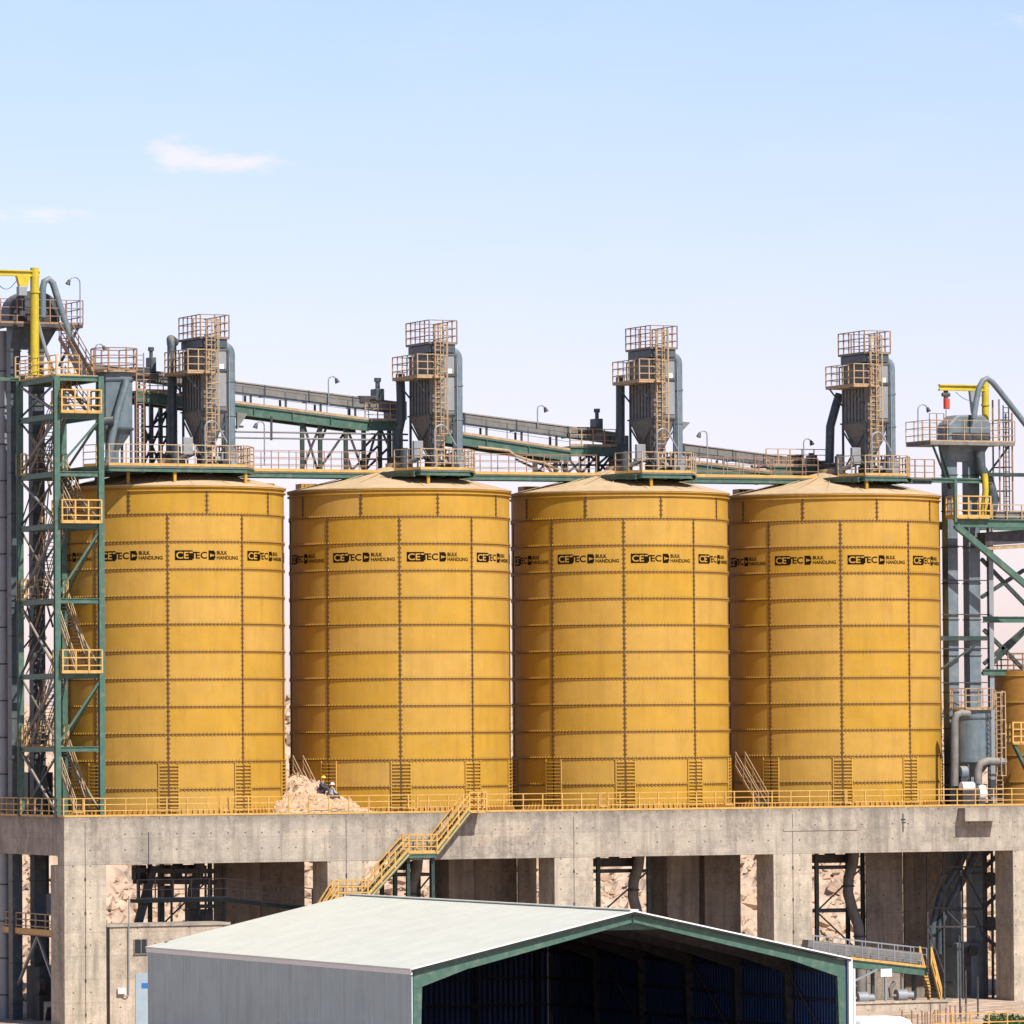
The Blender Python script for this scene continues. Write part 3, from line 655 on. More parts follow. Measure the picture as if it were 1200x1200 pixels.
# ================================================================ DUST FILTER TOWERS
def filter_tower():
    cx = SX0
    dx = SX0+SP                                 # measured on the second silo, then moved to the first
    y0 = 5.0; X0 = W(504, 402, y0).x - SP; X1 = X0+1.72; y1 = y0+3.5
    zt = W(504, 403, y0).z; zb2 = W(504, 486, y0).z; zh = W(504, 532, y0).z
    t = thing('dust_filter', '', 'dust filter', (X0, y0, ZP), 'dust filter towers on the silo tops')
    mb = MB(); mb.box(X0, X1, y0, y1, zb2, zt-.62)
    mb.build('body', M['grey'], t, bevel=.03)
    mb = MB()                                    # stiffening ribs on the casing
    for k in range(7): y = y0+.3+k*(y1-y0-.6)/6; mb.box(X0-.06, X0-.001, y-.03, y+.03, zb2+.1, zb2+2.5)
    for z in (zb2+.05, zb2+2.6, zb2+3.9): mb.box(X0-.09, X1+.09, y0-.09, y1+.09, z-.05, z+.05)
    mb.build('rib', M['dblue'], t)
    # lighter door panels on the front
    mb = MB(); mb.box(X0+.95, X1-.05, y0-.05, y0-.001, zb2+.3, zb2+2.4); mb.box(X0+.95, X1-.05, y0-.05, y0-.001, zb2+2.7, zt-.75); mb.build('door_panel', M['galv'], t, bevel=.01)
    mb = MB()                                    # hopper
    a = [(X0, y0), (X1, y0), (X1, y1), (X0, y1)]; xm = (X0+X1)/2; ym = (y0+y1)/2-.3
    b = [(xm-.3, ym-.45), (xm+.3, ym-.45), (xm+.3, ym+.45), (xm-.3, ym+.45)]
    mb.add([(x, y, zb2) for x, y in a]+[(x, y, zh) for x, y in b], [(0,1,5,4),(1,2,6,5),(2,3,7,6),(3,0,4,7),(4,5,6,7),(3,2,1,0)])
    mb.cyl((xm, ym, zh+.02), (xm, ym, ZP+.1), .28, n=12); mb.cyl((xm, ym, ZP+.9), (xm, ym, ZP+1.3), .42, n=12)
    mb.build('hopper', M['grey'], t)
    for x, y in a:
        mb = MB(); mb.beam((x+(.06 if x == X0 else -.06), y+(.06 if y == y0 else -.06), ZP), (x+(.06 if x == X0 else -.06), y+(.06 if y == y0 else -.06), zb2+.1), .13); mb.build('leg', M['dblue'], t)
    mb = MB(); mb.beam((X0, y0+.06, ZP+.6), (X1, y0+.06, zb2-.6), .08); mb.beam((X0+.06, y0, ZP+.5), (X0+.06, y1, zb2-.4), .09); mb.beam((X0+.06, y1, ZP+.5), (X0+.06, y0, zb2-.4), .09); mb.build('brace', M['dblue'], t)
    # top plenum + platform + railing
    mb = MB(); mb.box(X0-.03, X1+.05, y0-.03, y1+.05, zt-.55, zt-.02); mb.build('plenum', M['dblue'], t, bevel=.03)
    mb = MB(); mb.box(X0-.12, X1+.16, y0-.12, y1+.2, zt, zt+.09); mb.build('top_deck', M['grey'], t)
    mb = MB(); rail(mb, [(X0-.1, y0-.1, zt+.05), (X0-.1, y1+.2, zt+.05), (X1+.14, y1+.2, zt+.05), (X1+.14, y0-.1, zt+.05)], h=1.5, step=.8, r=.028, plate=.1, closed=True); mb.build('top_railing', M['rrail'], t)
    # side platform half way up
    zm = W(489, 441, y0).z
    mb = MB(); mb.box(X0-1.15, X0-.07, y0-.5, y1+.1, zm-.12, zm); mb.box(X0-.06, X0+.6, y0-.9, y0-.1, zm-.12, zm)
    mb.build('side_platform', M['prail'], t)
    mb = MB(); rail(mb, [(X0+.3, y0-.5, zm), (X0-1.12, y0-.5, zm), (X0-1.12, y1+.1, zm), (X0-.1, y1+.1, zm)], h=1.42, step=.9, r=.028, plate=.1); mb.build('side_railing', M['prail'], t)
    for y in (y0+.2, y1-.3): mb = MB(); mb.beam((X0-1.05, y, zm-.12), (X0-.02, y, zm-1.3), .09); mb.build('bracket', M['dblue'], t)
    # front ladder with cage
    xl = X0+.5; yl = y0-.32
    mb = MB(); ladder(mb, (xl, yl, ZP+.0), (xl, yl, zt+1.3), (1, 0, 0), w=.62, step=.3, r=.035); mb.build('ladder', M['prail'], t)
    mb = MB(); cage(mb, (xl, yl, ZP+2.4), (xl, yl, zt+1.2), (1, 0, 0), (0, -1, 0), r=.42, step=1.0); mb.build('ladder_cage', M['prail'], t)
    # outlet duct on the right side
    xd = X1+.42; yd = y0+.5; rd = .33; ztd = zt-.45
    mb = MB(); mb.tube([(X1-.05, yd, ztd)]+[(xd-.45+.45*math.sin(k*PI/8), yd, ztd-.45+.45*math.cos(k*PI/8)) for k in range(0, 5)]+[(xd, yd, ZP+.9)], rd, 16)
    for z in (ztd-2.2, ztd-4.4): mb.cyl((xd, yd, z-.05), (xd, yd, z+.05), rd+.05, n=16)
    mb.build('exhaust_duct', M['blue'], t, smooth=True)
    # fan at the foot
    mb = MB(); mb.cyl((xd-.1, yd-.3, ZP+.75), (xd-.1, yd+.3, ZP+.75), .62, n=20); mb.box(xd-.5, xd+.3, yd-.35, yd+.35, ZP+.01, ZP+.4); mb.build('fan_housing', M['galv'], t, smooth=True)
    mb = MB(); mb.cyl((xd-1.1, yd, ZP+.6), (xd-.3, yd+.001, ZP+.6), .22, n=12); mb.build('fan_motor', M['blue'], t, smooth=True)
    # rotary valve and screw
    mb = MB(); mb.box(xm-.5, xm+.5, ym-.4, ym+.4, ZP+.25, ZP+.8); mb.build('rotary_valve', M['dark'], t)
    mb = MB(); mb.cyl((X0-.9, y0+2.2, ZP+.35), (X0-.9, y0+2.2, ZP+1.5), .3, n=14); mb.cyl((X0-.9, y0+2.2, ZP+1.5), (X0-.9, y0+2.2, ZP+1.62), .2, n=14); mb.build('air_receiver', M['dblue'], t, smooth=True)
    mb = MB(); mb.tube([(xm, ym-.5, ZP+.5), (xm-1.2, ym-1.0, ZP+1.0), (xm-2.2, ym-.6, ZP+.55)], .17, 10); mb.build('screw_conveyor', M['dark'], t, smooth=True)
    mb = MB(); mb.beam((X1+.1, y0-.15, ZP), (X1+.1, y0-.15, zb2+3.4), .05, .12); mb.build('cable_tray', M['galv'], t)
    mb = MB(); mb.tube([(X0-.25, y0-.1, zm-.3), (X0-.32, y0-.15, zb2), (X0-.2, y0-.2, ZP+2.6), (X0-.3, y0-.3, ZP+1.4)], .035, 6); mb.build('cable', M['black'], t)
    mb = MB(); mb.box(xm-.9, xm-.45, y0-.2, y0+.2, ZP+.02, ZP+.75); mb.build('valve_box', M['dark'], t, bevel=.02)
    mb = MB(); mb.box(X1-.5, X1+.1, y0-.5, y0-.1, ZP+.02, ZP+.5); mb.build('motor_guard', M['dark'], t, bevel=.02)
    # small white sign
    mb = MB(); mb.box(X0+1.2, X0+1.5, y0-.09, y0-.052, zt-1.9, zt-1.6); mb.build('notice_plate', M['white'], t)
    return t, X0, X1, y0, y1, zt, zm
ft, FX0, FX1, FY0, FY1, FZT, FZM = filter_tower()
FL = ['grey dust filter tower on the first silo from the left, beside the round hopper', 'grey dust filter tower on the second silo from the left',
      'grey dust filter tower on the third silo from the left, triangular bracket at right', 'grey dust filter tower on the right end silo, with a bent inlet pipe']
ft['label'] = FL[0]; filters = [ft]
for i in range(1, 4):
    c = copy_tree(ft); c.location = ft.location+V((SP*i, 0, 0)); c['label'] = FL[i]; filters.append(c)
ft.location.x += .0
def duct(i, pts, r, name='inlet_duct', m='dblue'):
    mb = MB(); mb.tube(pts, r, 14); return mb.build(name, M[m], filters[i], smooth=True)
def pxs(l, y): return [W(a, b, y) for a, b in l]
_a = W(202, 545, 8.6); _z = W(202, 399, 8.6).z
duct(0, [(_a.x, 8.6, _a.z), (_a.x, 8.6, _z-.4), (_a.x, 8.7, _z-.1), (_a.x+.1, 9.0, _z+.1), (_a.x+.3, 9.5, _z+.12), (_a.x+.8, 10.2, _z)], .30)
duct(1, pxs([(469, 438), (470, 470), (470, 492), (466, 510), (466, 548)], 9.2), .3)
duct(2, pxs([(727, 440), (727, 505), (727, 520)], 9.2), .3)
duct(3, pxs([(984, 462), (980, 474), (973, 500), (972, 545)], 9.2), .3)
# triangular outriggers
for i, (a, b, c) in {0: ((278, 483), (290, 485), (278, 503)), 2: ((798, 494), (809, 495), (798, 507))}.items():
    y = 9.5; mb = MB(); mb.prism([W(a[0], a[1], y), W(b[0], b[1], y), W(c[0], c[1], y)], (0, .25, 0)); mb.build('outrigger', M['grey'], filters[i])
# electric boxes, hoses, small lamps on each platform
for i in range(4):
    x0, x1 = plats[i][1:]; base = SX0+SP*i
    t = thing('control_box', 'grey control cabinet at the foot of the dust filter on the %s silo' % ['leftmost', 'second', 'third', 'right end'][i], 'control cabinet', (FX0+SP*i-1.5, 3.6, ZP), 'control cabinets on the silo tops')
    xx = FX0+SP*i-1.5
    mb = MB(); mb.box(xx-.32, xx+.32, 3.5, 3.8, ZP+.8, ZP+1.9); mb.build('cabinet', M['galv'], t, bevel=.02)
    mb = MB(); mb.box(xx-.05, xx+.05, 3.6, 3.7, ZP, ZP+.8); mb.build('stand', M['dark'], t)
    lx = xx+1.1; H = 3.0
    t = thing('bent_vent_pipe', 'thin bent vent pipe in front of the dust filter on the %s silo' % ['leftmost', 'second', 'third', 'right end'][i], 'vent pipe', (lx, 3.4, ZP), 'bent vent pipes on the silo tops')
    mb = MB(); mb.tube([(lx, 3.4, ZP), (lx, 3.4, ZP+H-.5)]+[(lx+.45*(1-math.cos(a)), 3.4, ZP+H-.5+.45*math.sin(a)) for a in [PI*k/8 for k in range(1, 7)]]+[(lx+1.5, 3.4, ZP+1.6)], .055, 8); mb.build('pipe', M['galv'], t, smooth=True)
    mb = MB(); mb.cyl((lx, 3.4, ZP), (lx, 3.4, ZP+.1), .14); mb.build('foot', M['galv'], t)
# cage hoops (hatch guards) at the right end of each platform
for i in range(4):
    x1 = plats[i][2]; t = thing('hatch_guard', 'rusty caged hatch guard at the right edge of the %s silo top' % ['leftmost', 'second', 'third', 'right end'][i], 'hatch guard', (x1-.5, 5.5, ZP), 'hatch guards on the silo tops')
    mb = MB(); rail(mb, [(x1-1.2, 5.2, ZP), (x1-.1, 5.2, ZP), (x1-.1, 7.2, ZP), (x1-1.2, 7.2, ZP)], h=1.5, step=.45, r=.03, plate=0, closed=True, rails=4); mb.build('bars', M['rrail'], t)
    mb = MB(); mb.box(x1-1.1, x1-.2, 5.3, 7.1, ZP, ZP+.35); mb.build('hatch', M['rrail'], t)
for i in range(4):
    mb = MB(); cx_ = SX0+SP*i; mb.cyl((cx_, 8.8, ZE+1.9), (cx_, 8.8, ZP+1.0), .6, n=20); mb.cyl((cx_, 8.8, ZP+1.0), (cx_, 8.8, ZP+1.1), .75, n=20)
    o = mb.build('roof_inlet', M['dark'], smooth=True); tag(o, 'dark round inlet at the peak of the %s silo roof' % ['leftmost', 'second', 'third', 'right end'][i], 'inlet', 'inlets at the silo peaks')

# round hopper-bottom filter at the left of the first silo
y = 6.5
xa = W(120, 435, y).x; xb = W(163, 435, y).x; xm = (xa+xb)/2; rr = (xb-xa)/2; zt = W(140, 436, y).z; zc = W(140, 503, y).z; ze = W(140, 527, y).z
rt = thing('round_dust_hopper', 'blue grey eight-sided dust hopper with a railed top, left of the first filter tower', 'dust hopper', (xm, y+rr, ZP))
mb = MB(); mb.lathe([(0.01, zt), (rr, zt), (rr, zc), (rr*.25, ze), (rr*.25, ZP+.2)], xm, y+rr, 8); mb.build('body', M['blue'], rt)
mb = MB(); mb.lathe([(rr+.02, zt-.55), (rr+.07, zt-.55), (rr+.07, zt-.45), (rr+.02, zt-.45)], xm, y+rr, 8); mb.lathe([(rr+.02, zc), (rr+.09, zc), (rr+.09, zc+.14), (rr+.02, zc+.14)], xm, y+rr, 8); mb.build('band', M['dblue'], rt)
mb = MB(); mb.cyl((xm, y+rr, zt+.01), (xm, y+rr, zt+.12), rr+.28, n=8); mb.build('top_deck', M['prail'], rt)
mb = MB(); rail(mb, [polar(xm, y+rr, rr+.25, 2*PI*k/8+.2, zt+.1) for k in range(8)], h=1.45, step=1.0, r=.034, plate=.12, closed=True); mb.build('top_railing', M['rrail'], rt)
mb = MB(); mb.tube(pxs([(148, 445), (147, 450), (136, 490), (130, 520), (126, 545)], y-.3), .24, 12); mb.build('side_pipe', M['blue'], rt, smooth=True)
mb = MB(); p = W(133, 493, y-.6); mb.cyl(p, p+V((-1.0, .5, -.1)), .27, n=14); mb.build('spout', M['dblue'], rt, smooth=True)
mb = MB(); mb.cyl(p+V((.012, -.006, 0)), p+V((0, 0, 0)), .22, n=14); mb.build('spout_mouth', M['black'], rt)
xl = W(168, 460, y).x
mb = MB(); ladder(mb, (xl, y+.6, ZP), (xl, y+.6, zt+1.3), (1, 0, 0), w=.5); mb.build('ladder', M['rrail'], rt)
for k in range(4):
    a = 2*PI*k/4+PI/4; mb = MB(); mb.beam(polar(xm, y+rr, rr*.95, a, ZP), polar(xm, y+rr, rr*.95, a, zc+.1), .14); mb.build('leg', M['dblue'], rt)

# ================================================================ INCLINED CONVEYORS OVER THE SILOS
def interp(a, b, t): return (a[0]+(b[0]-a[0])*t, a[1]+(b[1]-a[1])*t)
def conveyor(label, top0, top1, beam0, beam1, y=11.6, rail_from=0.0):
    p = W(*top0, y); q = W(*top1, y); hb = .70
    t = thing('belt_conveyor', label, 'conveyor', ((p.x+q.x)/2, y, ZP), 'belt conveyors above the silos')
    mb = MB(); dz = V((0, 0, -hb/2)); mb.beam(p+dz, q+dz, 1.0, hb-.06)
    mb.prism([p+V((0,-.56,-.02)), p+V((0,.56,-.02)), p+V((0,0,.12))], q-p)
    mb.build('housing', M['grey'], t)
    mb = MB(); n = int((q-p).length/3)
    for k in range(n+1):
        c = p.lerp(q, k/n)+dz; mb.beam(c-V((.04,0,0)), c+V((.04,0,0)), 1.12, hb+.08)
    mb.beam(p+V((0,-.53,-hb+.02)), q+V((0,-.53,-hb+.02)), .06, .1)
    mb.build('joint_band', M['dblue'], t)
    a = W(*beam0, y-.9); b = W(*beam1, y-.9); w = 2.2
    mb = MB()
    for yy in (0, w): mb.ibeam(a+V((0,yy,-.40)), b+V((0,yy,-.40)), .28, .66, .07)
    n = int((b-a).length/2.4)
    for k in range(n+1):
        c = a.lerp(b, k/n)+V((0,0,-.4)); mb.beam(c, c+V((0,w,0)), .12); mb.beam(c+V((0,-.12,-.28)), c+V((0,-.12,.28)), .05)
    mb.build('girder', M['green'], t)
    mb = MB(); mb.beam(a+V((0,w/2,-.03)), b+V((0,w/2,-.03)), w, .06); mb.build('walkway', M['grey'], t)
    mb = MB(); rail(mb, [a, b], h=1.15, step=1.5, r=.013, plate=0, rails=2, post=.02); mb.build('railing', M['dark'], t); toe(t, [a, b], .16, 'prail')
    mb = MB()
    for k in range(n+1):
        c = a.lerp(b, (k+.3)/(n+.6)); top = c.z+ (p.lerp(q, min(1, max(0, (c.x-p.x)/(q.x-p.x)))).z-hb-c.z)
        mb.beam(c+V((0,.5,0)), V((c.x, c.y+.5, top)), .12); mb.beam(c+V((0,1.5,0)), V((c.x, c.y+1.5, top)), .12)
    mb.build('support_legs', M['dark'], t)
    return t, a, b
convA, A0, A1 = conveyor('uppermost long grey conveyor sloping down from the left tower to the second silo', (97, 426), (461, 472), (160, 457.5), (432, 492.5))
convB, B0, B1 = conveyor('middle grey conveyor sloping from the second to the third silo', (541, 485), (722, 508.5), (520, 505.5), (668, 528))
convC, C0, C1 = conveyor('lowest grey conveyor sloping from the third silo to the right end silo', (798, 521), (968, 542.5), (798, 540), (905, 554))
# level ends of the galleries and trestles
def trestle(label, legs, braces, level, y=11.0, heads=()):
    xs_ = [W(l[0], 530, y).x for l in legs]
    t = thing('conveyor_trestle', label, 'trestle', (sum(xs_)/len(xs_), y, ZP), 'green trestles under the conveyors')
    for px, y0, y1 in legs:
        for yy in (y,):
            a = W(px, y0, y); b = W(px, y1, y); mb = MB(); mb.beam((a.x, yy, b.z), (a.x, yy, a.z), .24, .24); mb.build('leg', M['dgreen'], t)
    for l in braces:
        mb = MB(); mb.beam(W(l[0], l[1], y+.2), W(l[2], l[3], y+.2), .13); mb.build('brace', M['dark'], t)
    for l in level:
        a = W(l[0], l[1], y-.2); b = W(l[2], l[1], y-.2); b.z = a.z; mb = MB(); mb.ibeam(a, b, .25, .6, .06); mb.build('cross_beam', M['green'], t)
        mb = MB(); mb.box(a.x, b.x, y-.2, y+2.4, a.z+.3, a.z+.36); mb.build('floor', M['grey'], t)
        mb = MB(); rail(mb, [(a.x, y-.2, a.z+.36), (b.x, y-.2, a.z+.36)], h=1.15, step=.9, r=.026, plate=.15); mb.build('railing', M['prail'], t)
    return t
trestle('dark green trestle legs between the first and second silo top', [(354, 495, 552), (375, 489, 552), (405, 499, 552), (426, 503, 552), (445, 500, 552), (456, 500, 552)],
        [(356, 497, 372, 551), (408, 505, 425, 551), (440, 508, 428, 551), (445, 521, 412, 551), (456, 524, 428, 551), (354, 551, 375, 499), (375, 549, 405, 505), (385, 494, 375, 520), (426, 525, 445, 505), (405, 528, 426, 528), (426, 538, 456, 538), (445, 500, 456, 524), (330, 486, 354, 497), (412, 551, 405, 528)], [(428, 499, 472)])
trestle('dark green trestle legs between the second and third silo top', [(627, 530, 557), (651, 531, 557), (663, 533, 557), (700, 530, 560), (716, 530, 560)],
        [(604, 538, 640, 555), (610, 530, 651, 531), (640, 545, 716, 545), (627, 556, 651, 532), (651, 532, 663, 556), (663, 556, 690, 533), (690, 533, 716, 556), (700, 545, 716, 531), (680, 530, 680, 557), (690, 530, 690, 557), (630, 532, 648, 556), (665, 535, 680, 556), (604, 534, 640, 546), (700, 556, 716, 534), (680, 556, 700, 534)], [(668, 529, 722)])
trestle('green trestle behind the first dust filter tower', [(160, 462, 548), (205, 475, 548), (177, 460, 548), (188, 478, 548), (197, 475, 548), (168, 470, 548), (262, 478, 548), (271, 480, 548)],
        [(165, 500, 207, 500), (165, 512, 207, 512), (168, 500, 188, 545), (188, 545, 207, 505), (197, 480, 177, 500), (262, 500, 285, 500), (168, 545, 197, 480), (176, 548, 200, 505), (188, 478, 170, 520), (262, 480, 271, 546)], [(160, 465, 207)])
trestle('green trestle beside the lowest conveyor before the right end silo', [(905, 546, 562), (925, 548, 562), (944, 550, 562), (962, 550, 562)], [(905, 561, 925, 549), (944, 550, 960, 561), (925, 561, 944, 550), (890, 553, 905, 562)], [(898, 552, 968)])
# drive units with a thin stack on the conveyor heads
def drive(label, px0, px1, ytop, ybot, sx0, sx1, stop, bx0, bx1, btop, y=11.6):
    a = W(px0, ybot, y); b = W(px1, ytop, y)
    t = thing('conveyor_drive', label, 'drive unit', (a.x, y, a.z), 'drive units with stacks on the conveyors')
    mb = MB(); mb.box(a.x, b.x, y-.5, y+.5, a.z, b.z); mb.build('gearbox', M['dblue'], t, bevel=.03)
    s0 = W(sx0, ytop, y); s1 = W(sx1, stop, y); xm = (s0.x+s1.x)/2; mb = MB(); mb.cyl((xm, y, b.z), (xm, y, s1.z), abs(s1.x-s0.x)/2, n=12); mb.cyl((xm, y, s1.z-.25), (xm, y, s1.z), abs(s1.x-s0.x)/2+.08, n=12); mb.build('stack', M['dblue'], t, smooth=True)
    p = W(bx0, ybot, y); q = W(bx1, btop, y); mb = MB(); mb.box(p.x, q.x, y-.6, y+.6, p.z-.1, q.z); mb.build('motor_cover', M['dark'], t, bevel=.03)
drive('small drive unit with thin stack left of the first dust filter tower', 174, 180, 419, 440, 175, 179, 407, 150, 172, 431)
drive('small drive unit with thin stack left of the second dust filter tower', 437.5, 447, 456, 470, 440, 445, 443, 418, 437, 464.5)
drive('small drive unit with thin stack left of the third dust filter tower', 695, 703, 491, 506, 697.5, 701.5, 479, 674, 694, 501)
drive('small drive unit left of the right end dust filter tower', 948, 954, 534, 544, 949, 952, 531, 927, 938, 533)
# housing boxes at the lower conveyor ends
for j, (a, b, c, d) in enumerate(((459, 470, 477, 492), (716, 510, 737, 530), (962, 541, 975, 556))):
    y = 10.8; p = W(a, b, y); q = W(c, d, y); mb = MB(); mb.box(p.x, q.x, y, y+1.4, q.z, p.z)
    mb.box(p.x+.5, q.x-.2, y+.2, y+1.2, ZP+.05, q.z)
    o = mb.build('discharge_chute', M['dblue'], bevel=.03); tag(o, 'dark blue discharge chute where the conveyor ends behind the %s silo filter' % ['second', 'third', 'right end'][j], 'chute', 'discharge chutes at the conveyor ends')
# two thin horizontal pipes between first and second silo
for k, (yy, nm) in enumerate(((506.5, 'upper'), (513.5, 'lower'))):
    p = W(250, yy-1, 9.8); q = W(478, yy+1.2, 9.8); q.z = p.z; mb = MB(); mb.cyl(p, q, .06, n=8); o = mb.build('service_pipe', M['grey'], smooth=True)
    tag(o, '%s of the two thin horizontal pipes between the first and second silo tops' % nm, 'pipe', 'thin pipes between the first two silo tops')
p = W(318, 488, 9.8); q = W(318, 516, 9.8); mb = MB(); mb.beam(p, q, .12); tag(mb.build('pipe_hanger', M['dark']), 'short dark hanger holding the two thin pipes under the conveyor', 'pipe hanger')
mb = MB(); mb.tube(pxs([(560, 524), (596, 528), (604, 534), (622, 540), (636, 542), (655, 551)], 8.4), .09, 8); tag(mb.build('curved_hose', M['prail'], smooth=True), 'pale curved hose sagging under the middle conveyor right of the second silo', 'hose')
for a in ((385, 475, 441, 11.0, 0, 'gooseneck lamp rising above the uppermost conveyor between first and second silo'),
          (112, 425, 403, 11.0, 0, 'gooseneck lamp beside the round hopper, near the left tower'),
          (310, 546, 494, 7.8, 1, 'gooseneck lamp on the gangway right of the first silo'),
          (630, 500, 475, 11.0, 0, 'gooseneck lamp above the middle conveyor, left of the third silo'),
          (829, 556, 505, 7.8, 1, 'gooseneck lamp on the gangway right of the third dust filter tower'),
          (942, 545, 514, 9.0, 0, 'gooseneck lamp beside the lowest conveyor, left of the right end filter')):
    lamp(*a)

# ================================================================ LEFT STAIR TOWER
tx0, tx1, ty0, ty1 = .12, 3.05, 1.45, 8.3
def zy(py): return W(66, py, ty0).z
LV = [13.0] + [zy(v) for v in (875, 789, 701, 613, 552, 484, 440)]
# index: 1 back, 2 front, 3 back, 4 front, 5 back, 6 front, 7 top
st = thing('stair_tower', 'tall green steel stair tower with yellow landings at the left corner of the deck', 'stair tower', (1.6, 4.8, ZD))
for x in (tx0, tx1):
    for y in (ty0, ty1):
        mb = MB(); mb.ibeam((x, y, ZD), (x, y, LV[7] if True else 0), .36, .34, .07); mb.box(x-.25, x+.25, y-.25, y+.25, ZD+.005, ZD+.05); mb.build('column', M['green'], st)
for k in range(1, 8):
    z = LV[k]-.16
    mb = MB(); mb.ibeam((tx0, ty0, z), (tx1, ty0, z), .2, .32, .05); mb.ibeam((tx0, ty1, z), (tx1, ty1, z), .2, .32, .05)
    mb.ibeam((tx0, ty0, z), (tx0, ty1, z), .2, .32, .05); mb.ibeam((tx1, ty0, z), (tx1, ty1, z), .2, .32, .05); mb.build('floor_beam', M['green'], st)
for k in range(0, 7):
    a, b = LV[k]+.1, LV[k+1]-.3
    s = k % 2
    def br(p, q, m_='green', w=.12): mb = MB(); mb.beam(p, q, w); mb.build('brace', M[m_], st)
    p, q = ((tx0, ty0), (tx1, ty0)) if k % 2 == 1 else ((tx1, ty0), (tx0, ty0))
    if k % 2 == 1: br((p[0], ty0, a), (q[0], ty0, b))
    br((tx0, ty1, a if s else b), (tx1, ty1, b if s else a), 'dgreen')
    br((tx0, ty0, b if s else a), (tx0, ty1, a if s else b), 'grey'); 
    br((tx0+.1, ty0, a if s else b), (tx0+.1, ty1, b if s else a), 'dgreen', .1)
    br((tx1, ty0, b if s else a), (tx1, ty1, a if s else b), 'green')
fy, by = ty0+1.25, ty1-1.25
for k in range(0, 7):
    z0, z1 = LV[k], LV[k+1]
    sm, tm, rm = MB(), MB(), MB()
    if k % 2 == 0: stair(sm, tm, rm, (tx1-1.25, fy, z0), (tx1-1.25, by, z1), (1, 0, 0), w=.95, rr=.026, sw=.24)      # deck/front -> back
    else: stair(sm, tm, rm, (tx0+.2, by, z0), (tx0+.2, fy, z1), (1, 0, 0), w=.95, rr=.022, sw=.2)
    fl = tm.build('stair_flight', M['dark'], st); sm.build('stringer', M['grey' if k % 2 else 'prail'], fl); rm.build('handrail', M['rrail' if k % 2 else 'prail'], fl)
for k in range(1, 8):
    z = LV[k]; front = k % 2 == 0
    ya, yb = (ty0-.55, fy) if front else (by, ty1+.5)
    if k == 7: ya, yb = ty0, ty1
    mb = MB(); mb.box(tx0+.16, tx1-.16, ya, yb, z-.02, z+.05); ld = mb.build('landing', M['prail'], st)
    mb = MB()
    if front:
        rail(mb, [(tx0+.16, fy, z), (tx0+.16, ya, z), (tx1-.16, ya, z), (tx1-.16, fy, z)], h=1.45, step=.95, r=.038, plate=.18)
    elif k < 7:
        rail(mb, [(tx0-.05, by, z), (tx0-.05, yb, z), (tx1-.16, yb, z), (tx1-.16, by, z)], h=1.35, step=.8, r=.026, plate=.14)
    else:
        rail(mb, [(tx1-1.4, ya, z), (tx0, ya, z), (tx0, yb, z), (tx1, yb, z), (tx1, ya+1.5, z)], h=1.3, step=1.1, r=.024, plate=.12)
    mb.build('landing_rail', M['rail'], ld)
# upper small stair from the top floor to the elevator platform
sm, tm, rm = MB(), MB(), MB()
p = W(106, 438, 3.0); q = W(86, 398, 5.6)
stair(sm, tm, rm, (p.x-.9, 2.2, LV[7]), (p.x-1.5, 4.6, LV[7]+2.6), (1, 0, 0), w=.8, rr=.024)
fl = tm.build('stair_flight', M['dark'], st); sm.build('stringer', M['rrail'], fl); rm.build('handrail', M['rrail'], fl)

# ================================================================ LEFT BUCKET ELEVATOR
ye = 10.0
def elevator(label, legs, y, ztop, zbot, mats, dpt=.8, step=2.6):
    t = thing('bucket_elevator', label, 'bucket elevator', (W(legs[0][0], 700, y).x, y, 0))
    xs_ = []
    for a, b in legs:
        x0 = W(a, 700, y).x; x1 = W(b, 700, y).x; xs_ += [x0, x1]
        mb = MB(); mb.box(x0, x1, y, y+dpt, zbot, ztop); lg = mb.build('leg_casing', M[mats], t)
        z = zbot+1
        while z < ztop-.5: mb = MB(); mb.box(x0-.05, x1+.05, y-.05, y+dpt+.05, z, z+.07); z += step; mb.build('casing_flange', M['dark'], lg)
    return t, xs_
zh0 = W(40, 402, ye).z
el, exs = elevator('tall dark blue bucket elevator with domed head inside the left stair tower', ((13.5, 25), (39, 53)), ye, zh0, 0.0, 'dblue')
hx0 = W(9, 370, ye).x; hx1 = W(68, 370, ye).x; zt = W(35, 341, ye).z; zpl = W(40, 381, ye).z
def hood(mb, x0, x1, y0, y1, z0, z1, n=14):
    poly = [(x0, y0, z0)]; rx = (x1-x0)/2; h = (z1-z0)
    zs_ = z0+h*.3
    for k in range(n+1):
        a = PI-PI*k/n; poly.append(((x0+x1)/2+rx*math.cos(a), y0, zs_+(z1-zs_)*math.sin(a)**.8))
    poly.append((x1, y0, z0)); mb.prism(poly, (0, y1-y0, 0))
mb = MB(); hood(mb, hx0, hx1, ye-.3, ye+1.3, zpl+.05, zt); hd = mb.build('head', M['dblue'], el, smooth=True)
mb = MB()
for f in (.28, .72): x = hx0+(hx1-hx0)*f; mb.box(x-.05, x+.05, ye-.36, ye-.3, zpl+.1, zt-.3)
mb.box(hx0+.2, hx1-.2, ye-.38, ye-.31, zpl+.25, zpl+1.0); mb.build('access_panel', M['dark'], el)
mb = MB()
mb.add([(hx0+.3, ye-.2, zpl), (hx1, ye-.2, zpl), (hx1, ye+1.1, zpl), (hx0+.3, ye+1.1, zpl), (exs[0], ye, zh0-.4), (exs[3]+.05, ye, zh0-.4), (exs[3]+.05, ye+.8, zh0-.4), (exs[0], ye+.8, zh0-.4)], [(0,1,5,4),(1,2,6,5),(2,3,7,6),(3,0,4,7),(4,5,6,7),(3,2,1,0)])
mb.build('throat', M['dblue'], el)
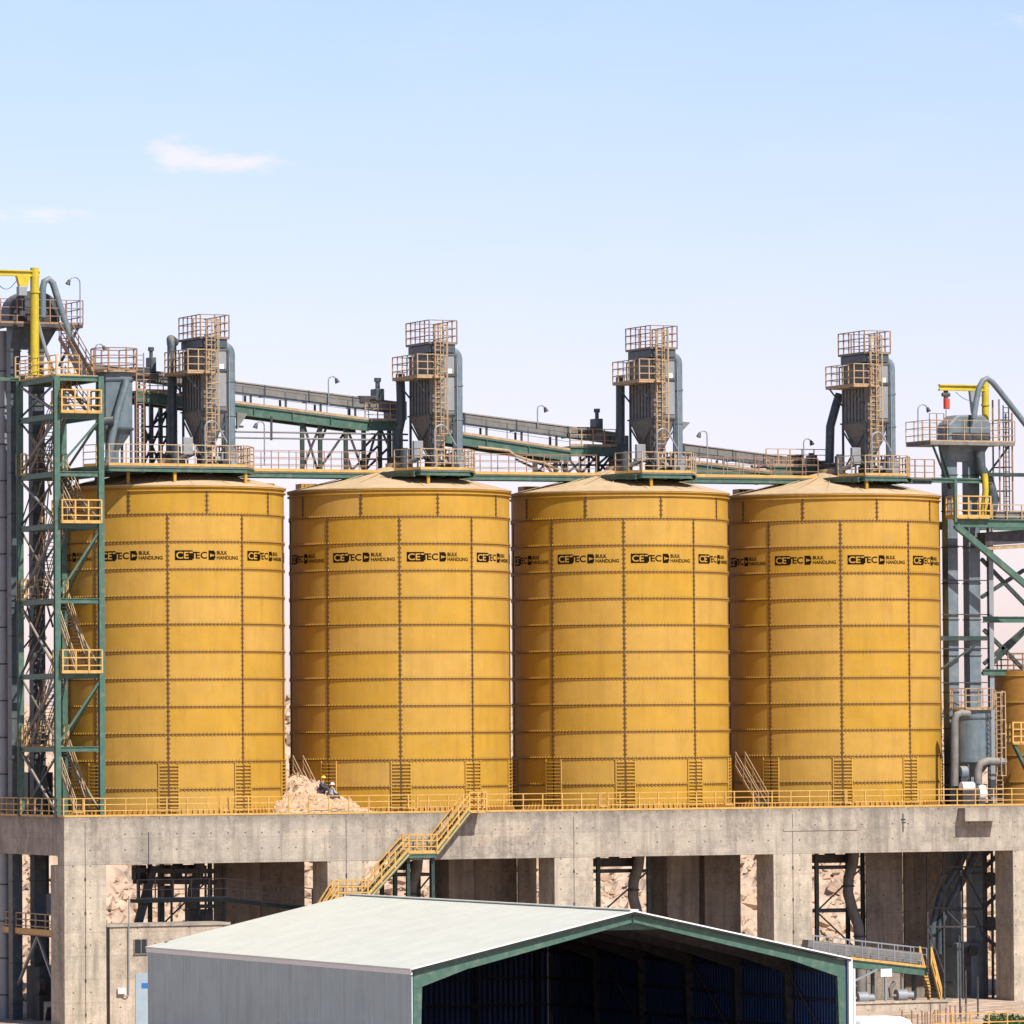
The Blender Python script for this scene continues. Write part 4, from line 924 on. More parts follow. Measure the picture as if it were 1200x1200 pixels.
mb = MB(); px0 = W(-20, 381, ye-1).x; px1 = W(96, 381, ye-1).x
mb.box(px0, px1, ye-1.2, ye-.36, zpl-.2, zpl); mb.box(px0, hx0-.05, ye-.36, ye+2.0, zpl-.2, zpl); mb.box(hx1+.05, px1, ye-.36, ye+2.0, zpl-.2, zpl); ep = mb.build('platform', M['dark'], el)
mb = MB(); rail(mb, [(px0, ye-1.2, zpl), (px1, ye-1.2, zpl), (px1, ye+2.0, zpl), (px0, ye+2, zpl)], h=1.55, step=1.1, r=.026, plate=.14); mb.build('platform_rail', M['rrail'], ep)
mb = MB()
for x in (px0+.6, px1-.3): mb.beam((x, ye-1.1, zpl-.2), (x-.9, ye, zpl-2.6), .13)
mb.build('bracket', M['dblue'], el)
xl = W(81, 430, ye-.5).x
mb = MB(); ladder(mb, (xl, ye+.3, LV[7]), (xl, ye+.3, zpl), (1, 0, 0), w=.5); mb.build('ladder', M['rrail'], el)
mb = MB(); rail(mb, [W(18, 443, ye-.6), W(66, 441, ye-.6)], h=1.35, step=1.3, r=.035, plate=.15); mb.build('mid_rail', M['prail'], el)
mb = MB(); mb.box(W(-8, 445, ye-.6).x, W(66, 445, ye-.6).x, ye-.7, ye-.06, W(40, 447, ye-.6).z, W(40, 443, ye-.6).z); mb.build('mid_platform', M['green'], el)
# bends and pipes
pe = 8.9
mb = MB(); mb.tube(pxs([(50, 372), (50, 350), (50, 338), (52, 330), (57, 327), (62, 332), (70, 358), (80, 388), (90, 418), (96, 438)], pe), .22, 12); tag(mb.build('aspiration_pipe', M['blue'], smooth=True), 'blue grey aspiration pipe curving over the left elevator head and sloping down right', 'pipe')
mb = MB(); mb.tube(pxs([(41, 352), (43, 372), (48, 392), (54, 412), (60, 428), (62, 438)], pe-.4), .13, 8); tag(mb.build('chute_pipe', M['galv'], smooth=True), 'thin pale chute pipe in front of the left elevator head beside the yellow post', 'pipe')
for j, (pxc, w, nm, ml) in enumerate(((4.5, .32, 'big grey banded pipe standing left of the left stair tower', 'galv'), (16, .0, '', ''))):
    if not w: continue
    x = W(pxc, 700, 12.5).x; t = thing('banded_pipe', nm, 'pipe', (x, 12.5, 0))
    zt_ = W(pxc, 388, 12.5).z; mb = MB(); mb.cyl((x, 12.5, 0), (x, 12.5, zt_), w, n=20); mb.build('pipe', M[ml], t, smooth=True)
    z = 1.5; mb = MB()
    while z < zt_-1: mb.cyl((x, 12.5, z), (x, 12.5, z+.08), w+.05, n=20); z += 2.35
    mb.build('band', M['dark'], t)
# dark structure behind the left elevator: wide leg casing at the deck
x0 = W(25, 905, 12.5).x; x1 = W(54, 905, 12.5).x; mb = MB(); mb.box(x0, x1, 11.2, 12.3, ZD-.05, W(30, 905, 12).z); mb.box(x0+.4, x1-.4, 11.15, 12.35, W(30, 905, 12).z, W(30, 898, 12).z)
tag(mb.build('boot_casing', M['dblue'], bevel=.02), 'dark blue casing box at the foot of the left elevator on the deck', 'casing')
# tangle of electrical conduits on the left elevator leg
_cl = []
for _k in range(22):
    _y = 500+_k*19; _cl.append(((52+3*math.sin(_k*2.1), _y), (36+14*math.cos(_k*1.3), _y+58+20*math.sin(_k*.9))))
t = thing('conduit_bundle', 'bundle of dark conduits and chute braces right of the left elevator legs', 'conduits', (W(56, 800, 9.5).x, 9.5, ZD))
random.seed(3)
for (a, b) in (((52, 470), (35, 620)), ((62, 505), (52, 640)), ((30, 780), (58, 690)), ((38, 640), (62, 735)), ((46, 600), (60, 690)), ((28, 860), (50, 800)), ((56, 880), (44, 800)), ((36, 510), (58, 560)), ((40, 700), (56, 640)), ((58, 930), (44, 870)), ((60, 580), (46, 520)), ((50, 795), (30, 700)))+tuple(_cl):
    mb = MB(); mb.beam(W(*a, 9.4), W(*b, 9.4), random.choice((.05, .07, .1))); mb.build('conduit', M[random.choice(('dark', 'grey', 'dark', 'prail'))], t)
# hoist crane on the left
def jib(label, ppx, pw, ptop, pbot, bx, btop, bbot, y, tag_pos, hoist_mat):
    x = W(ppx, 400, y).x; w = pw/16.2; z0 = W(ppx, pbot, y).z; z1 = W(ppx, ptop, y).z
    t = thing('jib_crane', label, 'hoist crane', (x, y, z0), 'yellow hoist cranes on the elevator heads')
    mb = MB(); mb.cyl((x, y, z0), (x, y, z1), w/2, n=18); mb.cyl((x, y, z1-1.6), (x, y, z1-1.5), w/2+.07, n=18); mb.cyl((x, y, z0), (x, y, z0+.08), w/2+.2, n=18); mb.build('post', M['crane'], t, smooth=True)
    a = W(bx[0], btop, y); b = W(bx[1], btop, y); h = a.z-W(bx[0], bbot, y).z; zc = a.z-h/2
    mb = MB(); mb.ibeam((a.x, y-.05, zc), (b.x, y-.05, zc), .34, h, .08); mb.build('jib_beam', M['crane'], t)
    return t, x, y, z0, z1, zc-h/2
t, x, y, z0, z1, zu = jib('yellow hoist crane over the left elevator head with a small grey trolley', 40.8, 9, 314, 440, (-60, 46), 314.5, 321.5, 8.0, None, None)
hx = W(25, 330, 7.95).x
mb = MB(); mb.prism([(hx-.35, 7.75, zu), (hx+.55, 7.75, zu), (hx+.3, 7.75, zu-.9), (hx-.1, 7.75, zu-.9)], (0, .4, 0)); mb.build('trolley', M['crane'], t)
mb = MB(); mb.box(hx-.25, hx+.3, 7.7, 8.2, zu-1.25, zu-.65); mb.build('hoist_motor', M['galv'], t, bevel=.03)
mb = MB(); mb.cyl((hx+.05, 7.95, zu-2.2), (hx+.05, 7.95, zu-1.25), .04, n=6); mb.box(hx-.1, hx+.2, 7.85, 8.05, zu-2.5, zu-2.2); mb.build('hook', M['dark'], t)
mb = MB(); mb.tube([(hx-1.9+.1*k, 7.9, zu-.1-.75*math.sin(PI*k/17)) for k in range(18)], .025, 6); mb.build('cable', M['dark'], t)
lamp(94, 378, 325, 8.6, 1, 'gooseneck lamp on the left elevator head platform', reach=.75)

# ================================================================ RIGHT BUCKET ELEVATOR GROUP
yr = 6.0
el2, ex2 = elevator('twin leg grey bucket elevator with rounded head right of the silos', ((1111.5, 1123), (1136, 1149)), yr, W(1130, 541, yr).z, 0.0, 'blue', dpt=.85, step=2.45)
hx0 = W(1108, 500, yr).x; hx1 = W(1158, 500, yr).x; zt = W(1130, 486.5, yr).z; zpl = W(1130, 519, yr).z
mb = MB(); x0, x1, z0, z1 = hx0, hx1, zpl+.05, zt; y0, y1 = yr-.4, yr+1.3
mb.prism([(x0, y0, z0), (x0, y0, z0+1.15), (x0+.75, y0, z1), (x1-.6, y0, z1+.02), (x1, y0, z0+1.35), (x1, y0, z0)], (0, y1-y0, 0)); mb.build('head', M['blue'], el2, bevel=.12)
mb = MB(); mb.box((x0+x1)/2-.04, (x0+x1)/2+.04, y0-.05, y0-.001, z0, z1); mb.box(x0+.3, x1-.1, y0-.06, y0-.051, z0+.2, z0+.62); mb.build('access_panel', M['dark'], el2)
mb = MB(); zt2 = W(1130, 541, yr).z
mb.add([(x0+.05, y0+.1, zpl-.1), (x1-.05, y0+.1, zpl-.1), (x1-.05, y1-.1, zpl-.1), (x0+.05, y1-.1, zpl-.1), (ex2[0]-.02, yr-.02, zt2), (ex2[3]+.02, yr-.02, zt2), (ex2[3]+.02, yr+.87, zt2), (ex2[0]-.02, yr+.87, zt2)], [(0,1,5,4),(1,2,6,5),(2,3,7,6),(3,0,4,7),(4,5,6,7),(3,2,1,0)])
mb.build('throat', M['blue'], el2)
pxa = W(1088, 520, yr-1).x; pxb = W(1187, 520, yr-1).x
mb = MB(); mb.box(pxa, pxb, yr-1.3, yr-.41, zpl-.22, zpl); mb.box(pxa, hx0-.05, yr-.41, yr+2.2, zpl-.22, zpl); mb.box(hx1+.05, pxb, yr-.41, yr+2.2, zpl-.14, zpl); ep = mb.build('platform', M['grey'], el2)
mb = MB(); rail(mb, [(pxa, yr-1.3, zpl), (pxb, yr-1.3, zpl), (pxb, yr+2.2, zpl), (pxa, yr+2.2, zpl)], h=1.45, step=1.25, r=.02, plate=.1, closed=True); mb.build('platform_rail', M['prail'], ep)
mb = MB()
for dx in (.2, .7): mb.beam((pxa+dx, yr-1.2, zpl-.22), (hx0+.25, yr-.1, zpl-.22-(3.1-dx)), .12)
mb.beam((pxb-.4, yr-1.2, zpl-.22), (hx1-.3, yr, zpl-2.4), .12)
mb.build('bracket', M['dgreen'], el2)
mb = MB(); rail(mb, [(pxa+.1, yr-1.0, zpl), (pxa+1.2, yr-1.0, zpl)], h=1.9, step=.5, r=.022, plate=0, rails=4); mb.build('gate', M['rrail'], el2)
# mid tie-beams, lateral green struts from the last silo
mb = MB(); a = W(1098, 748, yr-.2); b = W(1156, 750, yr-.2); mb.beam(a, V((b.x, a.y, a.z)), .3); mb.beam(W(1100, 786, yr-.3), W(1142, 757, yr-.3), .12); mb.build('tie_beam', M['dgreen'], el2)
mb = MB()
for py in range(640, 930, 20*2):
    a = W(1104, py, yr-.1); b = W(1157, py, yr-.1); mb.beam(a, V((b.x, a.y, a.z)), .07)
mb.build('lateral_tie', M['dark'], el2)
# small upper floor (y 560)
mb = MB(); a = W(1092, 563, yr-.9); b = W(1162, 563, yr-.9); mb.ibeam(a, V((b.x, a.y, a.z)), .25, .3); mb.box(a.x, b.x, yr-.9, yr-.05, a.z+.15, a.z+.2); mb.build('upper_floor', M['green'], el2)
mb = MB(); rail(mb, [(a.x-2.0, yr-.9, a.z+.1), (a.x+.2, yr-.9, a.z+.1)], h=1.3, step=.8, r=.03, plate=.1); mb.build('upper_rail', M['rrail'], el2); mb = MB(); mb.box(a.x-2.0, a.x-.01, yr-1.0, yr+.6, a.z-.02, a.z+.1); mb.ibeam((a.x-2.0, yr-.8, a.z-.14), (a.x+.0, yr-.8, a.z-.14), .15, .22); mb.build('side_floor', M['dgreen'], el2)
mb = MB(); mb.tube(pxs([(1148, 528), (1149, 548), (1158, 562), (1165, 585), (1160, 612)], yr-.6), .36, 12); mb.build('side_chute', M['dblue'], el2, smooth=True)
mb = MB(); mb.tube(pxs([(1154, 555), (1155, 575), (1152, 605)], yr-1.1), .22, 12); mb.build('yellow_chute', M['crane'], el2, smooth=True)
# crane on the right elevator
t, x, y, z0, z1, zu = jib('yellow hoist crane over the right elevator head with a red hoist', 1154, 8, 448, 520, (1100, 1158), 450.5, 457.5, yr+1.0, None, None)
hx = W(1108.5, 470, y).x
mb = MB(); mb.box(hx-.12, hx+.12, y-.12, y+.12, zu-.6, zu); mb.cyl((hx-.28, y, zu-.28), (hx+.28, y, zu-.28), .14, n=10); mb.build('trolley', M['dark'], t)
mb = MB(); mb.cyl((hx+.05, y, zu-1.25), (hx+.05, y, zu-.55), .22, n=14); mb.build('hoist_motor', M['red'], t, smooth=True, bevel=.03)
mb = MB(); mb.cyl((hx, y, zu-2.2), (hx, y, zu-1.3), .03, n=6); mb.build('hook', M['dark'], t)
mb = MB(); mb.prism([W(1137, 457, y-.2), W(1147, 457, y-.2), W(1144, 484, y-.2), W(1140, 484, y-.2)], (0, .3, 0)); mb.build('head_motor', M['galv'], t)
mb = MB(); mb.tube([(hx+.7+.13*k, y-.1, zu-.1-.55*math.sin(PI*k/17)) for k in range(18)], .02, 6); mb.build('cable', M['dark'], t)
mb = MB(); mb.tube(pxs([(1141, 490), (1144, 470), (1147, 455), (1152, 446), (1157, 443.5), (1163, 448), (1172, 459), (1186, 477), (1203, 499), (1260, 570)], 5.2), .2, 12); tag(mb.build('aspiration_pipe', M['blue'], smooth=True), 'grey aspiration pipe arching over the right crane post and sloping down to the right', 'pipe')
lamp(1076, 517, 474, yr+1.8, 0, 'gooseneck lamp on the platform of the right elevator head', reach=.75)
# ladder tower
t = thing('ladder_tower', 'slim dark lattice ladder tower right of the right elevator head', 'lattice tower', (W(1178, 606, 5).x, 5, ZP-2))
xa = W(1172, 600, 5).x; xb = W(1187, 600, 5).x; za = W(1178, 608, 5).z; zb_ = W(1178, 468, 5).z
for xx in (xa, xb):
    for yy in (5, 5.9): mb = MB(); mb.beam((xx, yy, za), (xx, yy, zb_-(.9 if xx == xb else 0)), .09); mb.build('post', M['rrail'], t)
mb = MB(); ladder(mb, ((xa+xb)/2, 4.95, za), ((xa+xb)/2, 4.95, zb_-.4), (1, 0, 0), w=.42, step=.33)
z = za+.3
while z < zb_-1: mb.beam((xa, 5, z), (xb, 5, z), .07); mb.beam((xa, 5.9, z), (xb, 5.9, z), .07); mb.beam((xa, 5, z), (xa, 5.9, z), .07); z += 1.6
mb.build('rungs', M['dark'], t)
# landing + big green bracket structure
yb_ = 3.6
t = thing('green_support_frame', 'large green steel frame with yellow landing at the right edge above the deck', 'steel frame', (W(1165, 900, yb_).x, yb_, ZD))
a = W(1118, 612, yb_); b = W(1290, 618, yb_); zg = a.z
mb = MB(); mb.ibeam((a.x, yb_, zg-.05), (b.x, yb_, zg-.05), .35, .55, .07); mb.build('main_beam', M['green'], t)
mb = MB(); mb.ibeam((a.x, yb_+5, zg-.05), (b.x, yb_+5, zg-.05), .35, .55, .07); mb.build('main_beam', M['green'], t)
mb = MB(); mb.beam(W(1120, 616, yb_), W(1290, 760, yb_), .34, .4); mb.build('diagonal', M['green'], t)
for l in ((1150, 700, 1200, 668), (1153, 778, 1203, 735), (1153, 738, 1205, 790), (1150, 655, 1205, 712), (1151, 790, 1203, 738)):
    mb = MB(); mb.beam(W(l[0], l[1], yb_+3), W(l[2], l[3], yb_+3), .24); mb.build('brace', M['dgreen'], t)
for py in (726, 788):
    mb = MB(); a2 = W(1152, py, yb_+2.6); mb.ibeam(a2, V((b.x, a2.y, a2.z)), .25, .42); mb.build('cross_beam', M['green'], t)
for px in (1160.5, 1212):
    a2 = W(px, 700, yb_+2.8); mb = MB(); mb.ibeam((a2.x, yb_+2.8, ZD if px < 1200 else ZD), (a2.x, yb_+2.8, zg), .34, .34, .07); mb.build('column', M['galv' if px < 1200 else 'green'], t)
p0 = W(1122, 608, yb_-.4); p1 = W(1161, 608, yb_-.4)
mb = MB(); mb.box(p0.x, p1.x, yb_-.4, yb_+1.2, zg+.24, zg+.32); ld = mb.build('landing', M['rail'], t)
mb = MB(); rail(mb, [(p0.x, yb_+1.2, zg+.3), (p0.x, yb_-.4, zg+.3), (p1.x, yb_-.4, zg+.3), (p1.x, yb_+1.2, zg+.3)], h=1.45, step=.75, r=.04, plate=.2); mb.build('landing_rail', M['rail'], ld)
mb = MB(); mb.beam((p0.x-.1, yb_-.3, zg), (p0.x-.1, yb_-.3, W(1118, 562, yb_).z), .18); mb.build('post', M['green'], t)
# transverse conveyor going right
t = thing('cross_conveyor', 'dark conveyor gallery leaving to the right under the ladder tower', 'conveyor', (W(1180, 630, 4.8).x, 4.8, ZP-4))
a = W(1150, 632, 4.8); b = W(1300, 622, 4.8)
mb = MB(); mb.beam(a, b, 1.1, .9); mb.build('housing', M['dark'], t)
mb = MB(); mb.beam(W(1163, 604, 4.6), W(1300, 604, 4.6), .9, .5); mb.build('upper_housing', M['grey'], t)
mb = MB(); mb.beam(W(1150, 643, 4.4), W(1300, 634, 4.4), .1, .25); mb.build('walkway', M['prail'], t)
mb = MB(); rail(mb, [W(1163, 612, 4.0), W(1300, 614, 4.0)], h=1.2, step=1.2, r=.03, plate=.12); mb.build('railing', M['prail'], t)
mb = MB(); mb.beam(W(1158, 556, 4.8), W(1300, 558, 4.8), .25); mb.build('upper_tie', M['dgreen'], t)
# yellow-brown tank at the right edge
yt = 4.2; xa = W(1193, 860, yt).x; zt = W(1190, 786, yt).z
t = thing('side_tank', 'brownish yellow tank cut by the right edge of the view with small railings', 'tank', (xa+3, yt+3, ZD))
mb = MB(); mb.cyl((xa+3, yt+3, ZD), (xa+3, yt+3, zt), 3.0, n=60); mb.build('shell', M['silo_trim'], t, smooth=True)
mb = MB()
for k in range(5): mb.cyl((xa+3, yt+3, ZD+1.5+k*1.8), (xa+3, yt+3, ZD+1.58+k*1.8), 3.07, n=60)
mb.build('band', M['silo'], t)
mb = MB(); rail(mb, [polar(xa+3, yt+3, 2.9, 2*PI*k/16, zt) for k in range(16)], h=1.2, step=1, r=.03, plate=.1, closed=True); mb.build('top_railing', M['rrail'], t)
mb = MB(); p = W(1187, 871, yt-1.2); q = W(1215, 871, yt-1.2); mb.box(p.x, q.x, yt-1.2, yt-.2, p.z-.08, p.z); rail(mb, [(p.x, yt-.2, p.z), (p.x, yt-1.2, p.z), (q.x, yt-1.2, p.z)], h=1.4, step=.55, r=.045, plate=.12); mb.build('side_landing', M['rail'], t)
mb = MB(); mb.beam(W(1188, 872, yt-1), W(1204, 905, yt-.6), .22); mb.build('bracket', M['green'], t)
# cylindrical filter on the deck
yc = 2.4; xa = W(1131, 880, yc).x; xb = W(1170, 880, yc).x; xm = (xa+xb)/2; rr = (xb-xa)/2; zt = W(1150, 832, yc).z; zlo = W(1150, 893, yc).z
t = thing('cylindrical_filter', 'grey cylindrical filter with railed top standing on the deck right of the silos', 'filter', (xm, yc+rr, ZD))
mb = MB(); mb.lathe([(.01, zt), (rr, zt), (rr, zlo), (rr*.35, zlo-1.0), (.01, zlo-1.0)], xm, yc+rr, 28)
mb.build('body', M['blue'], t, smooth=True)
mb = MB(); mb.lathe([(rr, zt-.6), (rr+.05, zt-.6), (rr+.05, zt-.5), (rr, zt-.5)], xm, yc+rr, 28); mb.build('band', M['dblue'], t)
for k in range(4): a = 2*PI*k/4+PI/4; mb = MB(); mb.beam(polar(xm, yc+rr, rr*.9, a, ZD), polar(xm, yc+rr, rr*.9, a, zlo), .14); mb.build('leg', M['dblue'], t)
mb = MB(); mb.cyl((xm, yc+rr, zt), (xm, yc+rr, zt+.1), rr+.22, n=24); mb.build('top_deck', M['prail'], t)
mb = MB(); rail(mb, [polar(xm, yc+rr, rr+.25, 2*PI*k/8, zt+.1) for k in range(8)], h=1.35, step=.9, r=.024, plate=.08, closed=True); mb.build('top_railing', M['prail'], t)
mb = MB(); xl = W(1170, 870, 1.8).x; ladder(mb, (xl, 1.7, ZD), (xl, 1.7, zt+1.3), (1, 0, 0), w=.5); cage(mb, (xl, 1.7, ZD+2), (xl, 1.7, zt+1.2), (1, 0, 0), (0, -1, 0), r=.34); mb.build('ladder', M['prail'], t)
mb = MB(); mb.tube(pxs([(1136, 837), (1126, 836), (1121, 838), (1119, 844), (1119, 921)], 1.9), .25, 14); tag(mb.build('down_pipe', M['grey'], smooth=True), 'pale grey down pipe bending from the cylindrical filter to the deck', 'pipe')
mb = MB(); mb.tube(pxs([(1146, 918), (1146, 902), (1149, 895), (1157, 892), (1178, 893)], 1.4), .27, 14); o = tag(mb.build('outlet_pipe', M['grey'], smooth=True), 'grey elbow outlet pipe pointing right with dark mouth, before the cylindrical filter', 'pipe')
mb = MB(); p = W(1178.6, 893, 1.4); mb.cyl(p, p+V((.01, 0, 0)), .23, n=14); mb.build('mouth', M['black'], o)
for j, (pxa_, pya, w, h, c, lb) in enumerate(((1136, 922, .9, .55, 'white', 'white fan motor cover at the foot of the elbow outlet pipe'), (1151, 929, .5, .9, 'white', 'small white drum beside the foot of the ladder'), (1131, 905, .5, .7, 'blue', 'small blue drum between the two filter legs'))):
    p = W(pxa_, 943, 1.0+j*.25); t = thing('fan_unit', lb, 'fan unit', (p.x, 1.0+j*.25, ZD)); yy = 1.0+j*.25+.3
    zc_ = W(pxa_, pya, yy).z
    mb = MB(); mb.cyl((p.x-w/2, yy, zc_), (p.x+w/2, yy, zc_), h*.6, n=16); mb.build('casing', M[c], t, smooth=True)
    mb = MB(); mb.box(p.x-w/2, p.x+w/2, yy-.25, yy+.25, ZD+.005, zc_-h*.4); mb.build('base', M['dark'], t)

# ================================================================ DECK ITEMS BETWEEN THE SILOS
PX, PY = 18.2, 6.4
def pile_h(x, y):
    d = math.hypot((x-PX)*(1.25 if x > PX else 1.5), (y-PY)*.9)
    return 2.65 - .47*d + .35*noise.noise(V((x*.8, y*.8, 2))) + .2*noise.noise(V((x*2.6, y*2.6, 4))) + .14*abs(noise.noise(V((x*5.1, y*5.1, 6))))
mb = MB(); n = 110; xs = [11.5+13.5*i/n for i in range(n+1)]; ys = [.28+12*j/n for j in range(n+1)]
mb.v = [(x, y, ZD-.05+max(-.02, pile_h(x, y))) for y in ys for x in xs]; mb.f = [(j*(n+1)+i, j*(n+1)+i+1, (j+1)*(n+1)+i+1, (j+1)*(n+1)+i) for j in range(n) for i in range(n) if max(pile_h(xs[i+a], ys[j+b]) for a in (0, 1) for b in (0, 1)) > -.05]; mb.m = [0]*len(mb.f)
random.seed(5)
for k in range(420):
    x = random.uniform(13, 23.5); y = random.uniform(.4, 8); h = pile_h(x, y)
    if h < -.15: continue
    rr_ = random.uniform(.04, .15); c = V((x, y, ZD-.05+max(0.02, h))); q = Matrix.Rotation(random.random()*6, 3, 'Z')
    pv = [c+(q @ V(v))*rr_*random.uniform(.7, 1.2) for v in ((1,0,0),(-1,0,0),(0,1,0),(0,-1,0),(0,0,1),(0,0,-1))]
    mb.add(pv, [(0,2,4),(2,1,4),(1,3,4),(3,0,4),(2,0,5),(1,2,5),(3,1,5),(0,3,5)])
tag(mb.build('sand_pile', M['sand']), 'heap of pinkish sand spilling between the first and second silo', 'sand pile')
def mini_stair(x0, label, px=None):
    t = thing('silo_stair', label, 'stair', (x0, 7.0, ZD), 'small stairs between the silos')
    sm, tm, rm = MB(), MB(), MB(); stair(sm, tm, rm, (x0+.55, 3.9, ZD), (x0+.35, 6.9, ZD+2.7), (1, 0, 0), w=.7, rr=.022, sw=.2)
    sm.build('stringer', M['prail'], t); tm.build('tread', M['dark'], t); rm.build('handrail', M['prail'], t)
mini_stair(17.8, 'steep small stair half buried in the sand heap between first and second silo')
mini_stair(49.6, 'steep small stair rising between the third and the right end silo')

def person(label, foot, face, hat, top, legs_m, s=1.0):
    """seated figure, knees drawn up; foot = point under the seat, face = heading"""
    r = Matrix.Rotation(face, 3, 'Z'); b = V(foot)
    t = thing('person', label, 'person', b, 'workers sitting on the sand heap')
    J = {'pel': (0, 0, .16), 'spi': (.02, 0, .42), 'che': (.08, 0, .62), 'nec': (.12, 0, .76), 'hed': (.16, 0, .88), 'top': (.16, 0, .98),
         'shl': (.08, .19, .66), 'ell': (.22, .27, .42), 'hal': (.42, .16, .38), 'shr': (.08, -.19, .66), 'elr': (.22, -.27, .42), 'har': (.42, -.16, .38),
         'hpl': (.04, .11, .14), 'knl': (.42, .16, .40), 'anl': (.60, .15, .03), 'tol': (.76, .17, .0), 'hpr': (.04, -.11, .14), 'knr': (.42, -.16, .44), 'anr': (.58, -.15, .05), 'tor': (.74, -.17, .02)}
    def skin(name, ks, edges, rad, mat_, root):
        me = bpy.data.meshes.new(name); vs = [(r @ V(J[k]))*s for k in ks]
        me.from_pydata(vs, [(ks.index(a), ks.index(c)) for a, c in edges], []); me.materials.append(mat_)
        o = bpy.data.objects.new(name, me); col.objects.link(o); o.parent = t
        md = o.modifiers.new('skin', 'SKIN')
        for k, v in zip(ks, me.skin_vertices[0].data): v.radius = (rad[k]*s, rad[k]*s); v.use_root = (k == root)
        o.modifiers.new('sub', 'SUBSURF').levels = 1; md.use_smooth_shade = True
        return o
    R_ = {'pel': .15, 'spi': .14, 'che': .155, 'nec': .055, 'hed': .09, 'top': .07, 'shl': .075, 'ell': .05, 'hal': .035, 'shr': .075, 'elr': .05, 'har': .035, 'hpl': .1, 'knl': .07, 'anl': .05, 'tol': .045, 'hpr': .1, 'knr': .07, 'anr': .05, 'tor': .045}
    skin('body', ['pel', 'spi', 'che', 'nec', 'hed', 'top', 'shl', 'ell', 'hal', 'shr', 'elr', 'har', 'hpl', 'knl', 'anl', 'tol', 'hpr', 'knr', 'anr', 'tor'],
         [('pel', 'spi'), ('spi', 'che'), ('che', 'nec'), ('nec', 'hed'), ('hed', 'top'), ('che', 'shl'), ('shl', 'ell'), ('ell', 'hal'), ('che', 'shr'), ('shr', 'elr'), ('elr', 'har'), ('pel', 'hpl'), ('hpl', 'knl'), ('knl', 'anl'), ('anl', 'tol'), ('pel', 'hpr'), ('hpr', 'knr'), ('knr', 'anr'), ('anr', 'tor')], R_, M['skin'], 'pel')
    grow = {k: v+.02 for k, v in R_.items()}
    skin('jacket', ['spi', 'che', 'shl', 'ell', 'hal', 'shr', 'elr', 'har', 'pel'], [('pel', 'spi'), ('spi', 'che'), ('che', 'shl'), ('shl', 'ell'), ('ell', 'hal'), ('che', 'shr'), ('shr', 'elr'), ('elr', 'har')], grow, top, 'spi')
    skin('trousers', ['pel', 'hpl', 'knl', 'anl', 'hpr', 'knr', 'anr'], [('pel', 'hpl'), ('hpl', 'knl'), ('knl', 'anl'), ('pel', 'hpr'), ('hpr', 'knr'), ('knr', 'anr')], grow, legs_m, 'pel')
    mb = MB(); c = b+(r @ V((.16, 0, .95)))*s; prof = []
    for k in range(7): a = k/6*PI/2; prof.append((max(.002, .135*s*math.cos(a)), c.z+.13*s*math.sin(a)))
    mb.lathe([(.165*s, c.z-.01), (.135*s, c.z)]+prof, c.x, c.y, 16); mb.build('helmet', hat, t, smooth=True)
p = W(376, 928, 3.4); person('person in a yellow helmet and dark jacket sitting on the sand heap', (p.x, 3.4, ZD-.1+pile_h(p.x, 3.4)), -.7, M['helmety'], M['cloth'], M['cloth'], 1.12)
p = W(387, 932, 3.0); person('person in a white helmet and pale shirt crouching on the sand heap', (p.x, 3.0, ZD-.1+pile_h(p.x, 3.0)), .2, M['helmetw'], M['cloth2'], M['cloth'], 1.05)

# ================================================================ ACCESS STAIR IN FRONT OF THE BEAM
t = thing('access_stair', 'green and yellow access stair with landings in front of the concrete beam', 'stair', (W(495, 1000, -.4).x, -.6, 0))
ys0 = -1.35
def P(px, py): return W(px, py, ys0)
top = P(550, 953); l1 = P(512, 999); l0 = P(479, 1001); b1 = P(431, 1053); b0 = P(396, 1055); e = P(340, 1095)
l0.z = l1.z; b0.z = b1.z
for a, b in ((l1, V((top.x, ys0, ZD+.1))), (b1, l0), (V((e.x, ys0, e.z-2.5)), b0)):
    sm, tm, rm = MB(), MB(), MB(); stair(sm, tm, rm, a, b, (0, 1, 0), w=1.0, sw=.36, rr=.04, h=1.1, nr=3)
    fl = tm.build('stair_flight', M['dark'], t); sm.build('stringer', M['green'], fl); rm.build('handrail', M['rail'], fl)
    mb = MB(); mb.beam(a+V((0, -.04, .22)), b+V((0, -.04, .22)), .05, .1); mb.beam(a+V((0, 1.04, .22)), b+V((0, 1.04, .22)), .05, .1); mb.build('tread_edge', M['rail'], fl)
for a, b in ((l0, l1), (b0, b1)):
    mb = MB(); mb.box(a.x, b.x, ys0, ys0+1.0, a.z-.06, a.z+.04); ld = mb.build('landing', M['rail'], t)
    mb = MB(); mb.ibeam((a.x, ys0+.1, a.z-.2), (b.x, ys0+.1, a.z-.2), .14, .26); mb.ibeam((a.x, ys0+.9, a.z-.2), (b.x, ys0+.9, a.z-.2), .14, .26); mb.build('landing_frame', M['green'], ld)
    mb = MB(); rail(mb, [(a.x, ys0+.02, a.z), (b.x, ys0+.02, a.z)], h=1.15, step=.9, r=.038, plate=.15); rail(mb, [(a.x, ys0+.98, a.z), (b.x, ys0+.98, a.z)], h=1.15, step=.9, r=.038, plate=.15); mb.build('landing_rail', M['rail'], ld)
for x in (l0.x+.15, l1.x-.1, b0.x+.15, b1.x-.1):
    zt_ = l0.z if x > b1.x+.2 else b0.z; mb = MB(); mb.ibeam((x, ys0+.5, -.2), (x, ys0+.5, zt_-.33), .22, .22, .04); mb.build('post', M['dgreen'], t)
mb = MB(); mb.box(top.x-.1, top.x+1.2, ys0, -.03, ZD-.02, ZD+.06); mb.build('top_landing', M['rail'], t)
